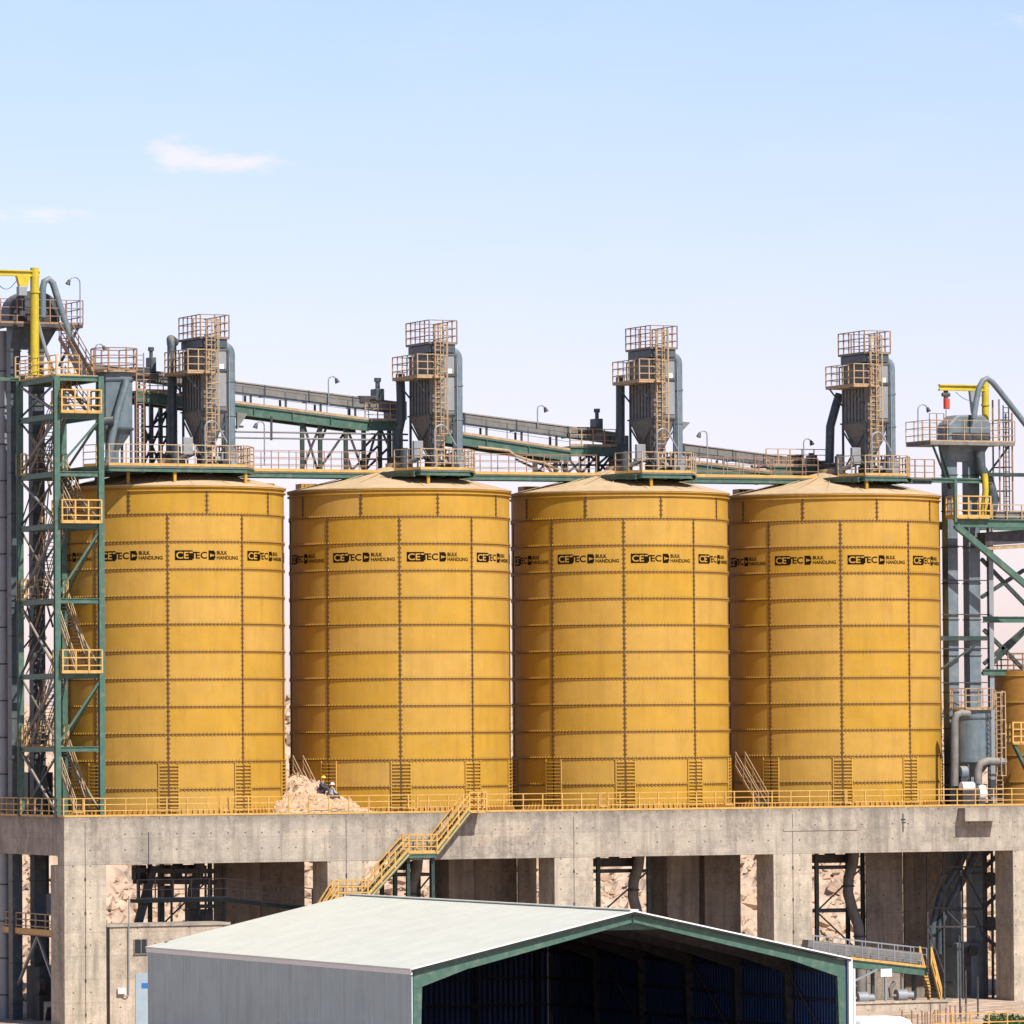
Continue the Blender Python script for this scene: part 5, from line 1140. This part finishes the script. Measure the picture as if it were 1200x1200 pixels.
mb = MB(); rail(mb, [(top.x+1.2, -.04, ZD+.05), (top.x+1.2, ys0, ZD+.05), (top.x, ys0, ZD+.05)], h=1.25, step=.6, r=.04, plate=.1); mb.build('top_rail', M['rail'], t)

# ================================================================ UNDER THE DECK
def outlet(label, px_frame, px_pipe, y=7.0, zlow=0.0):
    """screw outlet frame with an S-bent chute, under each silo"""
    xa, xb = (W(p_, 1040, y).x for p_ in px_frame)
    t = thing('chute_tower', label, 'chute tower', (xa, y, 0), 'silo outlet frames under the deck')
    for x in (xa, xb):
        for yy in (y, y+2.2): mb = MB(); mb.ibeam((x, yy, -.2), (x, yy, ZD-.6), .24, .24, .05); mb.build('post', M['dgreen'], t)
    for z in (10.0, 8.9, 6.0):
        mb = MB()
        for yy in (y, y+2.2): mb.beam((xa, yy, z), (xb, yy, z), .14, .2)
        mb.beam((xa, y, z), (xa, y+2.2, z), .14, .2); mb.beam((xb, y, z), (xb, y+2.2, z), .14, .2); mb.build('tie', M['dark'], t)
    mb = MB(); mb.beam((xa, y, 6.0), (xb, y, 8.9), .09); mb.build('brace', M['dark'], t)
    mb = MB(); mb.beam((xb, y+.1, 3.0), (xa, y+.1, 6.0), .09); mb.build('brace', M['dark'], t)
    xm = (xa+xb)/2
    mb = MB(); mb.box(xa+.3, xb-.5, y+.5, y+1.6, 9.2, 9.75); mb.build('slide_gate', M['dark'], t)
    mb = MB(); mb.add([(xm-.9, y+.3, ZD-.6), (xm+.6, y+.3, ZD-.6), (xm+.6, y+1.9, ZD-.6), (xm-.9, y+1.9, ZD-.6), (xm-.4, y+.8, 9.75), (xm+.1, y+.8, 9.75), (xm+.1, y+1.4, 9.75), (xm-.4, y+1.4, 9.75)], [(0,1,5,4),(1,2,6,5),(2,3,7,6),(3,0,4,7),(4,5,6,7),(3,2,1,0)]); mb.build('outlet_cone', M['dark'], t)
    mb = MB(); x = W(px_pipe, 1040, y-.3).x
    mb.tube([(x+.4, y-.3, ZD-.6), (x+.4, y-.3, 10.3), (x+.25, y-.3, 9.2), (x-.1, y-.3, 8.2), (x-.15, y-.3, 7.2), (x+.2, y-.3, 6.0), (x+.6, y-.3, 5.0), (x+.75, y-.3, 3.5), (x+.75, y-.3, .2)], .36, 12); mb.build('chute', M['grey'], t, smooth=True)
    mb = MB()
    for z in (9.9, 7.6, 4.2): mb.cyl((x+.35 if z > 9 else (x-.15 if z > 6 else x+.7), y-.3, z), (x+.35 if z > 9 else (x-.15 if z > 6 else x+.7), y-.3, z+.12), .44, n=12)
    mb.build('clamp', M['dark'], t)
outlet('dark green outlet frame with bent chute in the bay behind the access stair', (463, 506), 484)
outlet('dark green outlet frame with bent chute behind the shed ridge, in the third bay', (701, 760), 744)
outlet('dark green outlet frame with bent chute in the right hand bay above the sloping walkway', (957, 1011), 996)
outlet('dark outlet frame with bent chute in the left bay above the small building', (190, 246), 228)
# transfer gallery in bay 1
t = thing('transfer_gallery', 'dark raised walkway with pipes and railing behind the small concrete building', 'walkway', (W(260, 1060, 5).x, 5, 0))
a = W(157, 1056, 5.2); b = W(262, 1056, 5.2); b.z = a.z; c = W(362, 1066, 5.2)
mb = MB(); mb.beam(a, b, 1.4, .22); mb.beam(b, c, 1.4, .22); mb.build('floor', M['dgreen'], t)
mb = MB(); rail(mb, [a+V((0,-.6,.1)), b+V((0,-.6,.1)), c+V((0,-.6,.1))], h=1.25, step=1.2, r=.03, plate=.12, rails=2); mb.build('railing', M['grey'], t)
mb = MB(); mb.beam(W(180, 1015, 5.4), W(162, 1082, 5.4), .45); mb.build('inclined_leg', M['dark'], t)
mb = MB(); mb.tube(pxs([(262, 1062), (234, 1062), (233, 1072), (238, 1080), (262, 1081)], 4.4), .13, 8); mb.build('pipe', M['dgreen'], t, smooth=True)
for py in (1020, 1033): mb = MB(); mb.beam(W(156, py, 5.6), W(254, py+1, 5.6), .16, .3); mb.build('cross_pipe', M['dark'], t)
for px in (163, 186, 201, 218, 241, 262): mb = MB(); q = W(px, 1060, 5.6); mb.beam((q.x, 5.6, -.2), (q.x, 5.6, W(px, 1014, 5.6).z), .12); mb.build('post', M['dark'], t)
for j, (px0_, px1_, py0, py1) in enumerate(((159, 172, 1014, 1031), (193, 203, 1038, 1052), (206, 214, 1014, 1030), (222, 250, 1066, 1079))):
    mb = MB(); p = W(px0_, py0, 6.2); q = W(px1_, py1, 6.2); mb.box(p.x, q.x, 6.2, 7.0, q.z, p.z); mb.build('machine_box', M['dark'], t, bevel=.03)
# side bay platform (left edge)
t = thing('side_bay_platform', 'yellow edged maintenance platform inside the left side bay, around the elevator legs', 'walkway', (1.2, 6, 6))
pz = W(30, 1092, .5, 0).z
mb = MB(); mb.box(.3, 1.6, 2.6, 15.5, pz-.2, pz); mb.build('floor', M['dark'], t)
mb = MB(); rail(mb, [(.35, 2.6, pz), (.35, 15.5, pz)], h=1.2, step=1.9, r=.03, plate=.26, rails=3); mb.build('railing', M['prail'], t)
mb = MB(); mb.box(.27, .31, 2.6, 15.5, pz-.12, pz+.24); mb.build('toe_plate', M['rail'], t)
for ya, yb_ in ((6.3, 2.7), (6.3, 10.3)): mb = MB(); mb.beam((.5, ya, pz-.2), (.5, yb_, pz-3.6), .16); mb.build('brace', M['galv'], t)
q = W(47, 1060, 2.2, 0); mb = MB(); mb.box(2.0, 3.0, q.y-.6, q.y+.9, q.z-.7, q.z+.7); o = mb.build('control_box', M['galv'], bevel=.03); tag(o, 'grey cabinet standing on the platform in the left side bay', 'control cabinet')
for j, yy in enumerate((7.4, 12.8)):
    t = thing('steel_post', ['slim green steel post in the left side bay, right of the elevator legs', 'slim green steel post at the far end of the left side bay'][j], 'post', (3.4, yy, 0))
    mb = MB(); mb.ibeam((3.4, yy, -.2), (3.4, yy, ZD-.6), .3, .3, .05); mb.build('shaft', M['dgreen'], t)
t = thing('floor_machine', 'dark machinery at the foot of the elevator in the left side bay', 'machine', (2.5, 7, 0))
mb = MB(); mb.box(1.6, 5.0, 9.2, 11.6, -.1, 3.4); mb.build('boot', M['dblue'], t, bevel=.05)
mb = MB(); mb.cyl((1.2, 8.4, 2.2), (1.6, 8.4, 2.2), .5, n=16); mb.box(1.2, 2.0, 8.0, 9.19, .0, 1.6); mb.build('drive', M['dark'], t)

# right bay pipes
t = thing('twin_chutes', 'pair of dark diagonal chutes joining low beside the right elevator legs', 'chute', (W(1100, 1100, 4.6).x, 4.6, 0))
mb = MB(); mb.tube(pxs([(1131, 998), (1122, 1018), (1104, 1045), (1098, 1066), (1093, 1088), (1092, 1112)], 4.6), .27, 12); mb.build('chute', M['dblue'], t, smooth=True)
mb = MB(); mb.tube(pxs([(1144, 1000), (1131, 1026), (1113, 1060), (1103, 1080), (1102, 1118)], 4.2), .26, 12); mb.build('chute', M['dblue'], t, smooth=True)
t = thing('bay_frame', 'thin dark lattice frame around the diagonal chutes in the right hand bay', 'steel frame', (W(1095, 1100, 3.6).x, 3.6, 0))
for px in (1087, 1106, 1128, 1153): q = W(px, 1080, 3.8); mb = MB(); mb.beam((q.x, 3.8, -.2), (q.x, 3.8, ZD-.6), .1); mb.build('post', M['dark'], t)
for py in (1016, 1064, 1086): mb = MB(); mb.beam(W(1086, py, 3.8), W(1156, py, 3.8), .1); mb.build('tie', M['dark'], t)
for l in ((1087, 1064, 1106, 1018), (1128, 1086, 1106, 1064), (1153, 1064, 1128, 1018), (1087, 1086, 1106, 1140), (1140, 1064, 1153, 1100)): mb = MB(); mb.beam(W(l[0], l[1], 3.8), W(l[2], l[3], 3.8), .08); mb.build('brace', M['dark'], t)
t = thing('elevator_boot', 'grey boot housing with drive at the foot of the right elevator legs', 'boot', (W(1135, 1150, 5.5).x, 5.4, 0))
p = W(1120, 1105, 5.4); q = W(1156, 1166, 5.4); mb = MB(); mb.box(p.x, q.x, 5.2, 7.4, -.1, p.z); mb.build('housing', M['blue'], t, bevel=.04)
mb = MB(); mb.box(p.x+.5, p.x+1.0, 5.13, 5.19, .2, p.z-.3); mb.cyl((p.x+1.1, 4.9, 3.2), (p.x+1.1, 5.2, 3.2), .35, n=14); mb.build('door', M['dark'], t)
for j, (px, pw) in enumerate(((1155, .2), (1163, .14))):
    q = W(px, 1080, 5.0); t = thing('pipe_rack', ['dark pipe rack just right of the right elevator legs under the deck', 'thin dark post beside the last concrete column'][j], 'pipe rack', (q.x, 5, 0))
    mb = MB(); mb.beam((q.x, 5, -.2), (q.x, 5, ZD-.6), pw); mb.build('post', M['dark'], t)
    if j == 0:
        for z in (4, 6.2, 7.4, 8.8, 9.6): mb = MB(); mb.beam((q.x, 5, z), (q.x+1.0, 5, z+(.8 if z > 5 else -.6)), .22); mb.build('arm', M['dark'], t)
        for z in (8.0, 5.0): mb = MB(); mb.cyl((q.x+.3, 4.9, z), (q.x+.3, 4.7, z), .5, n=14); mb.build('flange', M['dark'], t)

# sloping walkway at the right
yw = -1.6
t = thing('sloping_walkway', 'sloping covered conveyor walkway with railing at the right foot of the platform', 'walkway', (W(1020, 1120, yw).x, yw, 0))
a = W(953, 1122, yw); b = W(1086, 1137, yw)
mb = MB()
for yy in (0, 1.8): mb.ibeam(a+V((0,yy,-.12)), b+V((0,yy,-.12)), .2, .5, .05)
mb.build('girder', M['green'], t)
mb = MB(); mb.beam(a+V((0,.9,.16)), b+V((0,.9,.16)), 1.8, .05); mb.build('floor', M['grey'], t)
mb = MB(); mb.beam(a+V((0,-.12,.22)), b+V((0,-.12,.22)), .03, .16); mb.build('toe_plate', M['rail'], t)
mb = MB(); rail(mb, [a+V((0,0,.15)), b+V((0,0,.15))], h=1.3, step=1.25, r=.022, plate=0); rail(mb, [a+V((0,1.8,.15)), b+V((0,1.8,.15))], h=1.3, step=1.25, r=.022, plate=0); mb.build('railing', M['galv'], t)
mb = MB(); mb.beam(a+V((0,1.2,.75)), b+V((0,1.2,.75)), .9, .75); mb.build('conveyor_housing', M['grey'], t)
for px in (975, 1030, 1078):
    q = W(px, 1135, yw); zt_ = a.lerp(b, (q.x-a.x)/(b.x-a.x)).z-.3; mb = MB(); mb.beam((q.x, yw+.9, -.2), (q.x, yw+.9, zt_), .2); mb.build('leg', M['dgreen'], t)
mb = MB(); mb.beam(W(1000, 1150, yw-.2), W(1028, 1136, yw-.2), .12); mb.build('brace', M['galv'], t)
t2 = thing('yellow_steps', 'short yellow steps with handrails at the end of the sloping walkway', 'stair', (W(1100, 1160, yw).x, yw, 0))
sm, tm, rm = MB(), MB(), MB(); p = W(1108, 1166, yw-1.2); q = W(1088, 1130, yw-.2)
stair(sm, tm, rm, (p.x, yw-.6, 0), (q.x, yw-.6, q.z), (0, 1, 0), w=1.6, sw=.25, rr=.045, h=1.15)
tm.build('tread', M['dark'], t2); sm.build('stringer', M['rail'], t2); rm.build('handrail', M['rail'], t2)
p = W(1038, 1168, -6); t = thing('sign_post', 'small white sign board on a grey post in front of the sloping walkway', 'sign', (p.x, -6, 0)); zt_ = W(1038, 1138, -6).z
mb = MB(); mb.beam((p.x, -6, -.1), (p.x, -6, zt_), .14); mb.build('post', M['galv'], t); mb = MB(); mb.box(p.x-.4, p.x+.4, -6.12, -6.08, zt_-.35, zt_+.15); mb.build('board', M['white'], t)
mb = MB(); mb.box(p.x-.3, p.x+.3, -6.3, -5.7, -.05, .15); mb.build('foot', M['rail'], t)
# low concrete kerb wall and slab before the right bay
pk = W(1000, 1172, -9); pk2 = W(1108, 1172, -9)
t = thing('kerb_wall', 'low pale concrete kerb wall before the sloping walkway', 'low wall', (pk.x, -9, 0)); mb = MB(); mb.box(pk.x-12, pk2.x, -9.3, -8.9, -.3, .55); mb.box(pk.x-12, pk2.x+.3, -9.4, -8.8, .552, .68); mb.build('wall', M['conc3'], t)
random.seed(11)
def clutter(name, label, cat, px, py, y, mk):
    p = W(px, py, y); t = thing(name, label, cat, (p.x, y, 0)); mk(t, p.x, y); return t
def pump(t, x, y):
    mb = MB(); mb.cyl((x-.5, y, .62), (x+.2, y, .62), .42, n=16); mb.cyl((x+.2, y, .62), (x+.7, y, .62), .26, n=14); mb.build('motor', M['galv'], t, smooth=True)
    mb = MB(); mb.box(x-.7, x+.8, y-.35, y+.35, -.05, .2); mb.build('base', M['dark'], t)
    mb = MB(); mb.tube([(x-.5, y, .6), (x-.9, y, .6), (x-.95, y, 1.1), (x-.6, y, 1.5)], .14, 10); mb.build('hose', M['grey'], t, smooth=True)
clutter('pump', 'grey pump with short hose under the sloping walkway', 'pump', 1012, 1160, -3.2, pump)
clutter('pump', 'grey pump under the sloping walkway, between its last legs', 'pump', 1058, 1162, -1.0, pump)
def timber(t, x, y):
    for k in range(5): mb = MB(); mb.beam((x-1.6, y-.3+.17*k, .12+.02*k), (x+1.6+.2*math.sin(k), y-.25+.17*k, .12+.02*k), .14, .08); mb.build('plank', M['wood'], t)
    for s_ in (-1, 1): mb = MB(); mb.beam((x+s_, y-.4, .03), (x+s_, y+.6, .03), .1); mb.build('batten', M['wood'], t)
clutter('timber_stack', 'flat stack of sandy planks lying before the low kerb wall', 'timber stack', 1045, 1178, -18, timber)
def fence(t, x, y):
    mb = MB(); rail(mb, [(x-4, y, 0), (x+4.5, y, 0)], h=1.6, step=1.2, r=.03, plate=0, rails=3); mb.build('bars', M['rail'], t)
clutter('yellow_barrier', 'yellow bar barrier cut by the lower right corner of the view', 'barrier', 1165, 1180, -44, fence)
def rods(t, x, y):
    for k in range(9): q = x-1.4+k*.35; mb = MB(); mb.beam((q, y, -.1), (q+.05*math.sin(k*2), y, 1.0+.5*abs(math.sin(k*1.7))), .07); mb.build('rod', M['rrail'], t)
clutter('rebar_starter', 'row of upright rusty bars at the right of the planks', 'steel bars', 1108, 1186, -30, rods)
clutter('rebar_starter', 'row of upright rusty bars near the bottom edge, beside the white tank', 'steel bars', 1075, 1196, -36, rods)
for j, px in enumerate((1125, 1132, 1146)):
    q = W(px, 1180, -20); t = thing('slim_pole', ['slim dark pole left of three in front of the right elevator', 'slim dark pole, middle of three in front of the right elevator', 'slim dark pole right of three in front of the right elevator'][j], 'pole', (q.x, -20, 0))
    mb = MB(); mb.cyl((q.x, -20, -.2), (q.x, -20, (5.2, 3.0, 2.6)[j]), .06, n=8); mb.build('shaft', M['dark'], t); mb = MB(); mb.cyl((q.x, -20, 0), (q.x, -20, .12), .16, n=8); mb.build('foot', M['conc'], t)
# white rounded tank/vehicle roof at the bottom edge
q = W(1030, 1191, -50); t = thing('white_tank', 'white rounded tank roof just showing at the bottom edge right of the shed', 'tank', (q.x, -50, 0))
rr = 1.3; mb = MB(); L_ = 1.75
poly = [(-L_, 0, 0), (-L_, 0, .9), (-L_+.25, 0, 1.2), (-L_+.8, 0, 1.35), (L_-.8, 0, 1.35), (L_-.25, 0, 1.15), (L_, 0, .8), (L_, 0, 0)]
zt_ = q.z; mb.prism([(q.x+a, -51, zt_-1.35+c) for a, _, c in poly], (0, 2.2, 0)); mb.build('shell', M['white'], t, bevel=.15, smooth=True)
mb = MB(); mb.box(q.x-1.6, q.x+1.6, -50.9, -48.9, 0, zt_-1.36); mb.build('skid', M['dark'], t)
# shrubs lower right
for j in range(5):
    q = W(1166+j*9, 1192, -30-j*1.5); t = thing('shrub', ['small green shrub, leftmost of the lower right corner', 'small green shrub, second in the lower right corner', 'small green shrub, third in the lower right corner', 'small green shrub, fourth in the lower right corner', 'small green shrub at the very right of the lower corner'][j], 'shrub', (q.x, -30-j*1.5, 0), 'shrubs in the lower right corner')
    mb = MB(); st_ = MB()
    for k in range(220):
        a = random.random()*6.28; rr = random.random()**.6*.75; h = random.random()*(1.0-rr*.6)
        c = V((q.x+rr*math.cos(a), -30-j*1.5+rr*math.sin(a), h)); u = V((random.uniform(-1, 1), random.uniform(-1, 1), random.uniform(-.3, 1))).normalized()*.16; w = u.cross(V((random.random(), random.random(), random.random()))).normalized()*.05
        mb.add([c-u, c+w, c+u, c-w], [(0,1,2,3)])
    mb.build('foliage', mat('leaf%d' % j, (.06, .12, .025), .6, var=.4, scale=4), t)
    for k in range(6): a = k; st_.beam((q.x, -30-j*1.5, -.1), (q.x+.4*math.cos(a), -30-j*1.5+.4*math.sin(a), .7), .03)
    st_.build('stem', M['wood'], t)

# ================================================================ SMALL CONCRETE BUILDING
yb0 = .25
x0 = W(126.5, 1140, yb0).x; x1 = W(268, 1140, yb0).x; zt_ = W(200, 1085, yb0).z
t = thing('switch_building', 'small beige concrete building with two dark windows and a pale blue door', 'building', ((x0+x1)/2, yb0, 0))
mb = MB(); mb.box(x0, x1, yb0, 3.2, -.3, zt_); mb.build('wall', M['conc3'], t, bevel=.02)
mb = MB(); mb.box(x0-.1, x1+.1, yb0-.1, 3.1, zt_+.001, zt_+.16); mb.build('roof', M['conc'], t)
for a, b, c, d in ((157, 1101, 172, 1117), (199, 1101, 214, 1117)):
    p = W(a, c*0+b, yb0); q = W(c, d, yb0); mb = MB(); mb.box(p.x, q.x, yb0-.03, yb0-.002, q.z, p.z); w_ = mb.build('window', M['black'], t)
    mb = MB()
    for xx in (p.x-.03, q.x-.03, (p.x+q.x)/2): mb.box(xx, xx+.06, yb0-.06, yb0-.031, q.z, p.z)
    mb.box(p.x-.05, q.x+.05, yb0-.1, yb0-.031, q.z-.08, q.z-.01)
    mb.build('frame', M['grey'], w_)
p = W(158.5, 1141, yb0); q = W(174, 1196, yb0); mb = MB(); mb.box(p.x, q.x+.5, yb0-.05, yb0-.002, 0, p.z); dr = mb.build('door', mat('door_paint', (.27, .34, .38), .5), t, bevel=.01)
p2 = W(165.5, 1152, yb0); q2 = W(173, 1158, yb0); mb = MB(); mb.box(p2.x, q2.x, yb0-.065, yb0-.051, q2.z, p2.z); mb.build('sign', mat('sign_blue', (.02, .12, .35), .5), dr)
mb = MB(); mb.tube(pxs([(151, 1050), (151, 1160), (151, 1166), (148, 1168), (144, 1166)], yb0-.15), .04, 6); mb.build('cable', M['galv'], t)
mb = MB(); p = W(143, 1161, yb0-.1); mb.box(p.x-.3, p.x+.2, yb0-.25, yb0-.002, p.z-.2, p.z+.15); mb.build('socket_box', M['white'], t, bevel=.02)
mb = MB(); mb.cyl((W(127.5, 1100, yb0-.1).x, yb0-.1, 0), (W(127.5, 1100, yb0-.1).x, yb0-.1, zt_), .06, n=8); mb.build('downpipe', M['black'], t)

# ================================================================ SHED
SYF = -60.0; sx0 = W(482, 1135, SYF).x; sx1 = W(993, 1124, SYF).x; sxm = (sx0+sx1)/2
ze_ = W(482, 1135, SYF).z; zr_ = W(740, 1067, SYF).z; SYB = W(173, 1118, sx0, 0).y
sh = thing('open_shed', 'long portal shed with white roof, green end frame and dark open front', 'shed', (sxm, SYF, 0))
mb = MB(); th_ = .1
for s_, xe in ((-1, sx0-.15), (1, sx1+.15)):
    mb.add([(xe, SYF-.25, ze_), (sxm, SYF-.25, zr_), (sxm, SYB, zr_), (xe, SYB, ze_), (xe, SYF-.25, ze_-th_), (sxm, SYF-.25, zr_-th_), (sxm, SYB, zr_-th_), (xe, SYB, ze_-th_)], [(0,1,2,3),(7,6,5,4),(0,4,5,1),(1,5,6,2),(2,6,7,3),(3,7,4,0)])
mb.build('roof', M['panelw'], sh)
mb = MB(); mb.beam((sxm, SYF-.26, zr_+.03), (sxm, SYB, zr_+.03), .5, .06); mb.build('ridge_cap', M['panelw'], sh)
mb = MB(); mb.box(sx0, sx0+.08, SYF, SYB, -.1, ze_-.12); mb.build('side_wall', M['shedwall'], sh)
mb = MB(); mb.box(sx1-.08, sx1, SYF, SYB, -.1, ze_-.12); mb.build('side_wall', M['shedblue2'], sh)
mb = MB(); mb.add([(sx0+.1, SYB-.1, -.1), (sx1-.1, SYB-.1, -.1), (sx1-.1, SYB-.1, ze_-.12), (sxm, SYB-.1, zr_-.15), (sx0+.1, SYB-.1, ze_-.12)], [(0,1,2,3,4)]); mb.build('rear_wall', M['shedblue'], sh)
mb = MB(); mb.box(sx0-.1, sx0-.02, SYF-.2, SYB, ze_-.32, ze_-.1); mb.build('gutter', M['white'], sh)
def portal(y, m_):
    for s_, xe in ((1, sx0+.12), (-1, sx1-.12)):
        mb = MB(); mb.prism([(xe, y, -.1), (xe+s_*.34, y, -.1), (xe+s_*.5, y, ze_-.98), (xe, y, ze_-1.146)], (0, .3, 0)); mb.build('column', m_, sh)
    for s_, xe in ((1, sx0+.12), (-1, sx1-.12)):
        mb = MB()
        zl = ze_-.14; k = (zr_-ze_)/(sxm-sx0)
        mb.prism([(xe, y, zl), (sxm, y, zr_-.14), (sxm, y, zr_-.62), (xe+s_*3.2, y, zl+3.2*k-.62), (xe, y, zl-1.0)], (0, .3, 0)); mb.build('rafter', m_, sh)
        mb = MB(); mb.prism([(xe, y-.06, zl+.0), (sxm, y-.06, zr_-.14), (sxm, y-.06, zr_-.2), (xe, y-.06, zl-.06)], (0, .05, 0)); mb.prism([(xe+s_*3.2, y-.06, zl+3.2*k-.56), (sxm, y-.06, zr_-.56), (sxm, y-.06, zr_-.63), (xe+s_*3.2, y-.06, zl+3.2*k-.63)], (0, .05, 0)); mb.build('rafter_flange', m_, sh)
mb = MB(); mb.box(sx0+.1, sx1-.1, SYF+.3, SYB-.2, -.1, .12); mb.build('bounce_cut_slab', mat('bounce_cut_floor', (.035, .033, .03), .9), sh)  # dark slab added to cut light bouncing up inside the shed
mb = MB()                                     # black sheet added under the roof to darken the shed interior
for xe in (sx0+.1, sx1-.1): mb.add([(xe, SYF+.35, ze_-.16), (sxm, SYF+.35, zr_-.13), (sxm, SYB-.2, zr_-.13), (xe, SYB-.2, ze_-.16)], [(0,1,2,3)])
mb.build('roof_shade_sheet', M['black'], sh)
mb = MB(); k_ = 0; yy = SYF+1                 # standing seams of the roof sheets
while yy < SYB:
    yy += 1.05
portal(SYF, M['green'])
for k in range(1, 6): portal(SYF+k*(SYB-SYF)/6.2, M['dark'])
mb = MB(); mb.prism([(sxm-4.3, SYF+.31, zr_-1.05), (sxm+4.3, SYF+.31, zr_-1.05), (sxm, SYF+.31, zr_-.6)], (0, .06, 0)); mb.build('gable_infill', M['green'], sh)
mb = MB(); mb.box(sxm-.04, sxm+.04, SYF-.1, SYF-.07, zr_-.75, zr_-.16); mb.build('ridge_splice', M['dgreen'], sh)
for s_, xe in ((-1, sx0-.1), (1, sx1+.1)):
    mb = MB(); mb.beam((xe, SYF-.27, ze_-.02), (sxm, SYF-.27, zr_-.02), .04, .07); mb.build('verge_trim', M['white'], sh)
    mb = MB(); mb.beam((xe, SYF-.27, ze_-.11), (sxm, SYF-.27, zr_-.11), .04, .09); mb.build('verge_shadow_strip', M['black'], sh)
mb = MB(); mb.box(sx1-.02, sx1+.2, SYF-.22, SYF-.02, -.1, ze_-.05); mb.build('corner_trim', M['white'], sh)
mb = MB(); mb.cyl((sx1+.35, SYF-.1, -.1), (sx1+.35, SYF-.1, ze_-.6), .07, n=8); mb.build('downpipe', M['white'], sh)
for k in range(7):
    y = SYB-.4; mb = MB(); x = sx0+1+k*(sx1-sx0-2)/6; mb.box(x-.1, x+.1, y-.15, y, -.1, ze_+.3); mb.build('rear_post', M['dark'], sh)
for z in (1.6, 3.2, 4.8): mb = MB(); mb.box(sx0+.3, sx1-.3, SYB-.62, SYB-.56, z, z+.15); mb.build('girt', M['dark'], sh); mb = MB(); mb.box(sx1-.3, sx1-.2, SYF+.4, SYB-.7, z, z+.15); mb.build('girt', M['dark'], sh)
for k in range(3): mb = MB(); y = SYF+1+k*12; mb.beam((sx1-.32, y, .5), (sx1-.32, y+6, ze_-.8), .08); mb.build('cross_brace', M['dark'], sh)
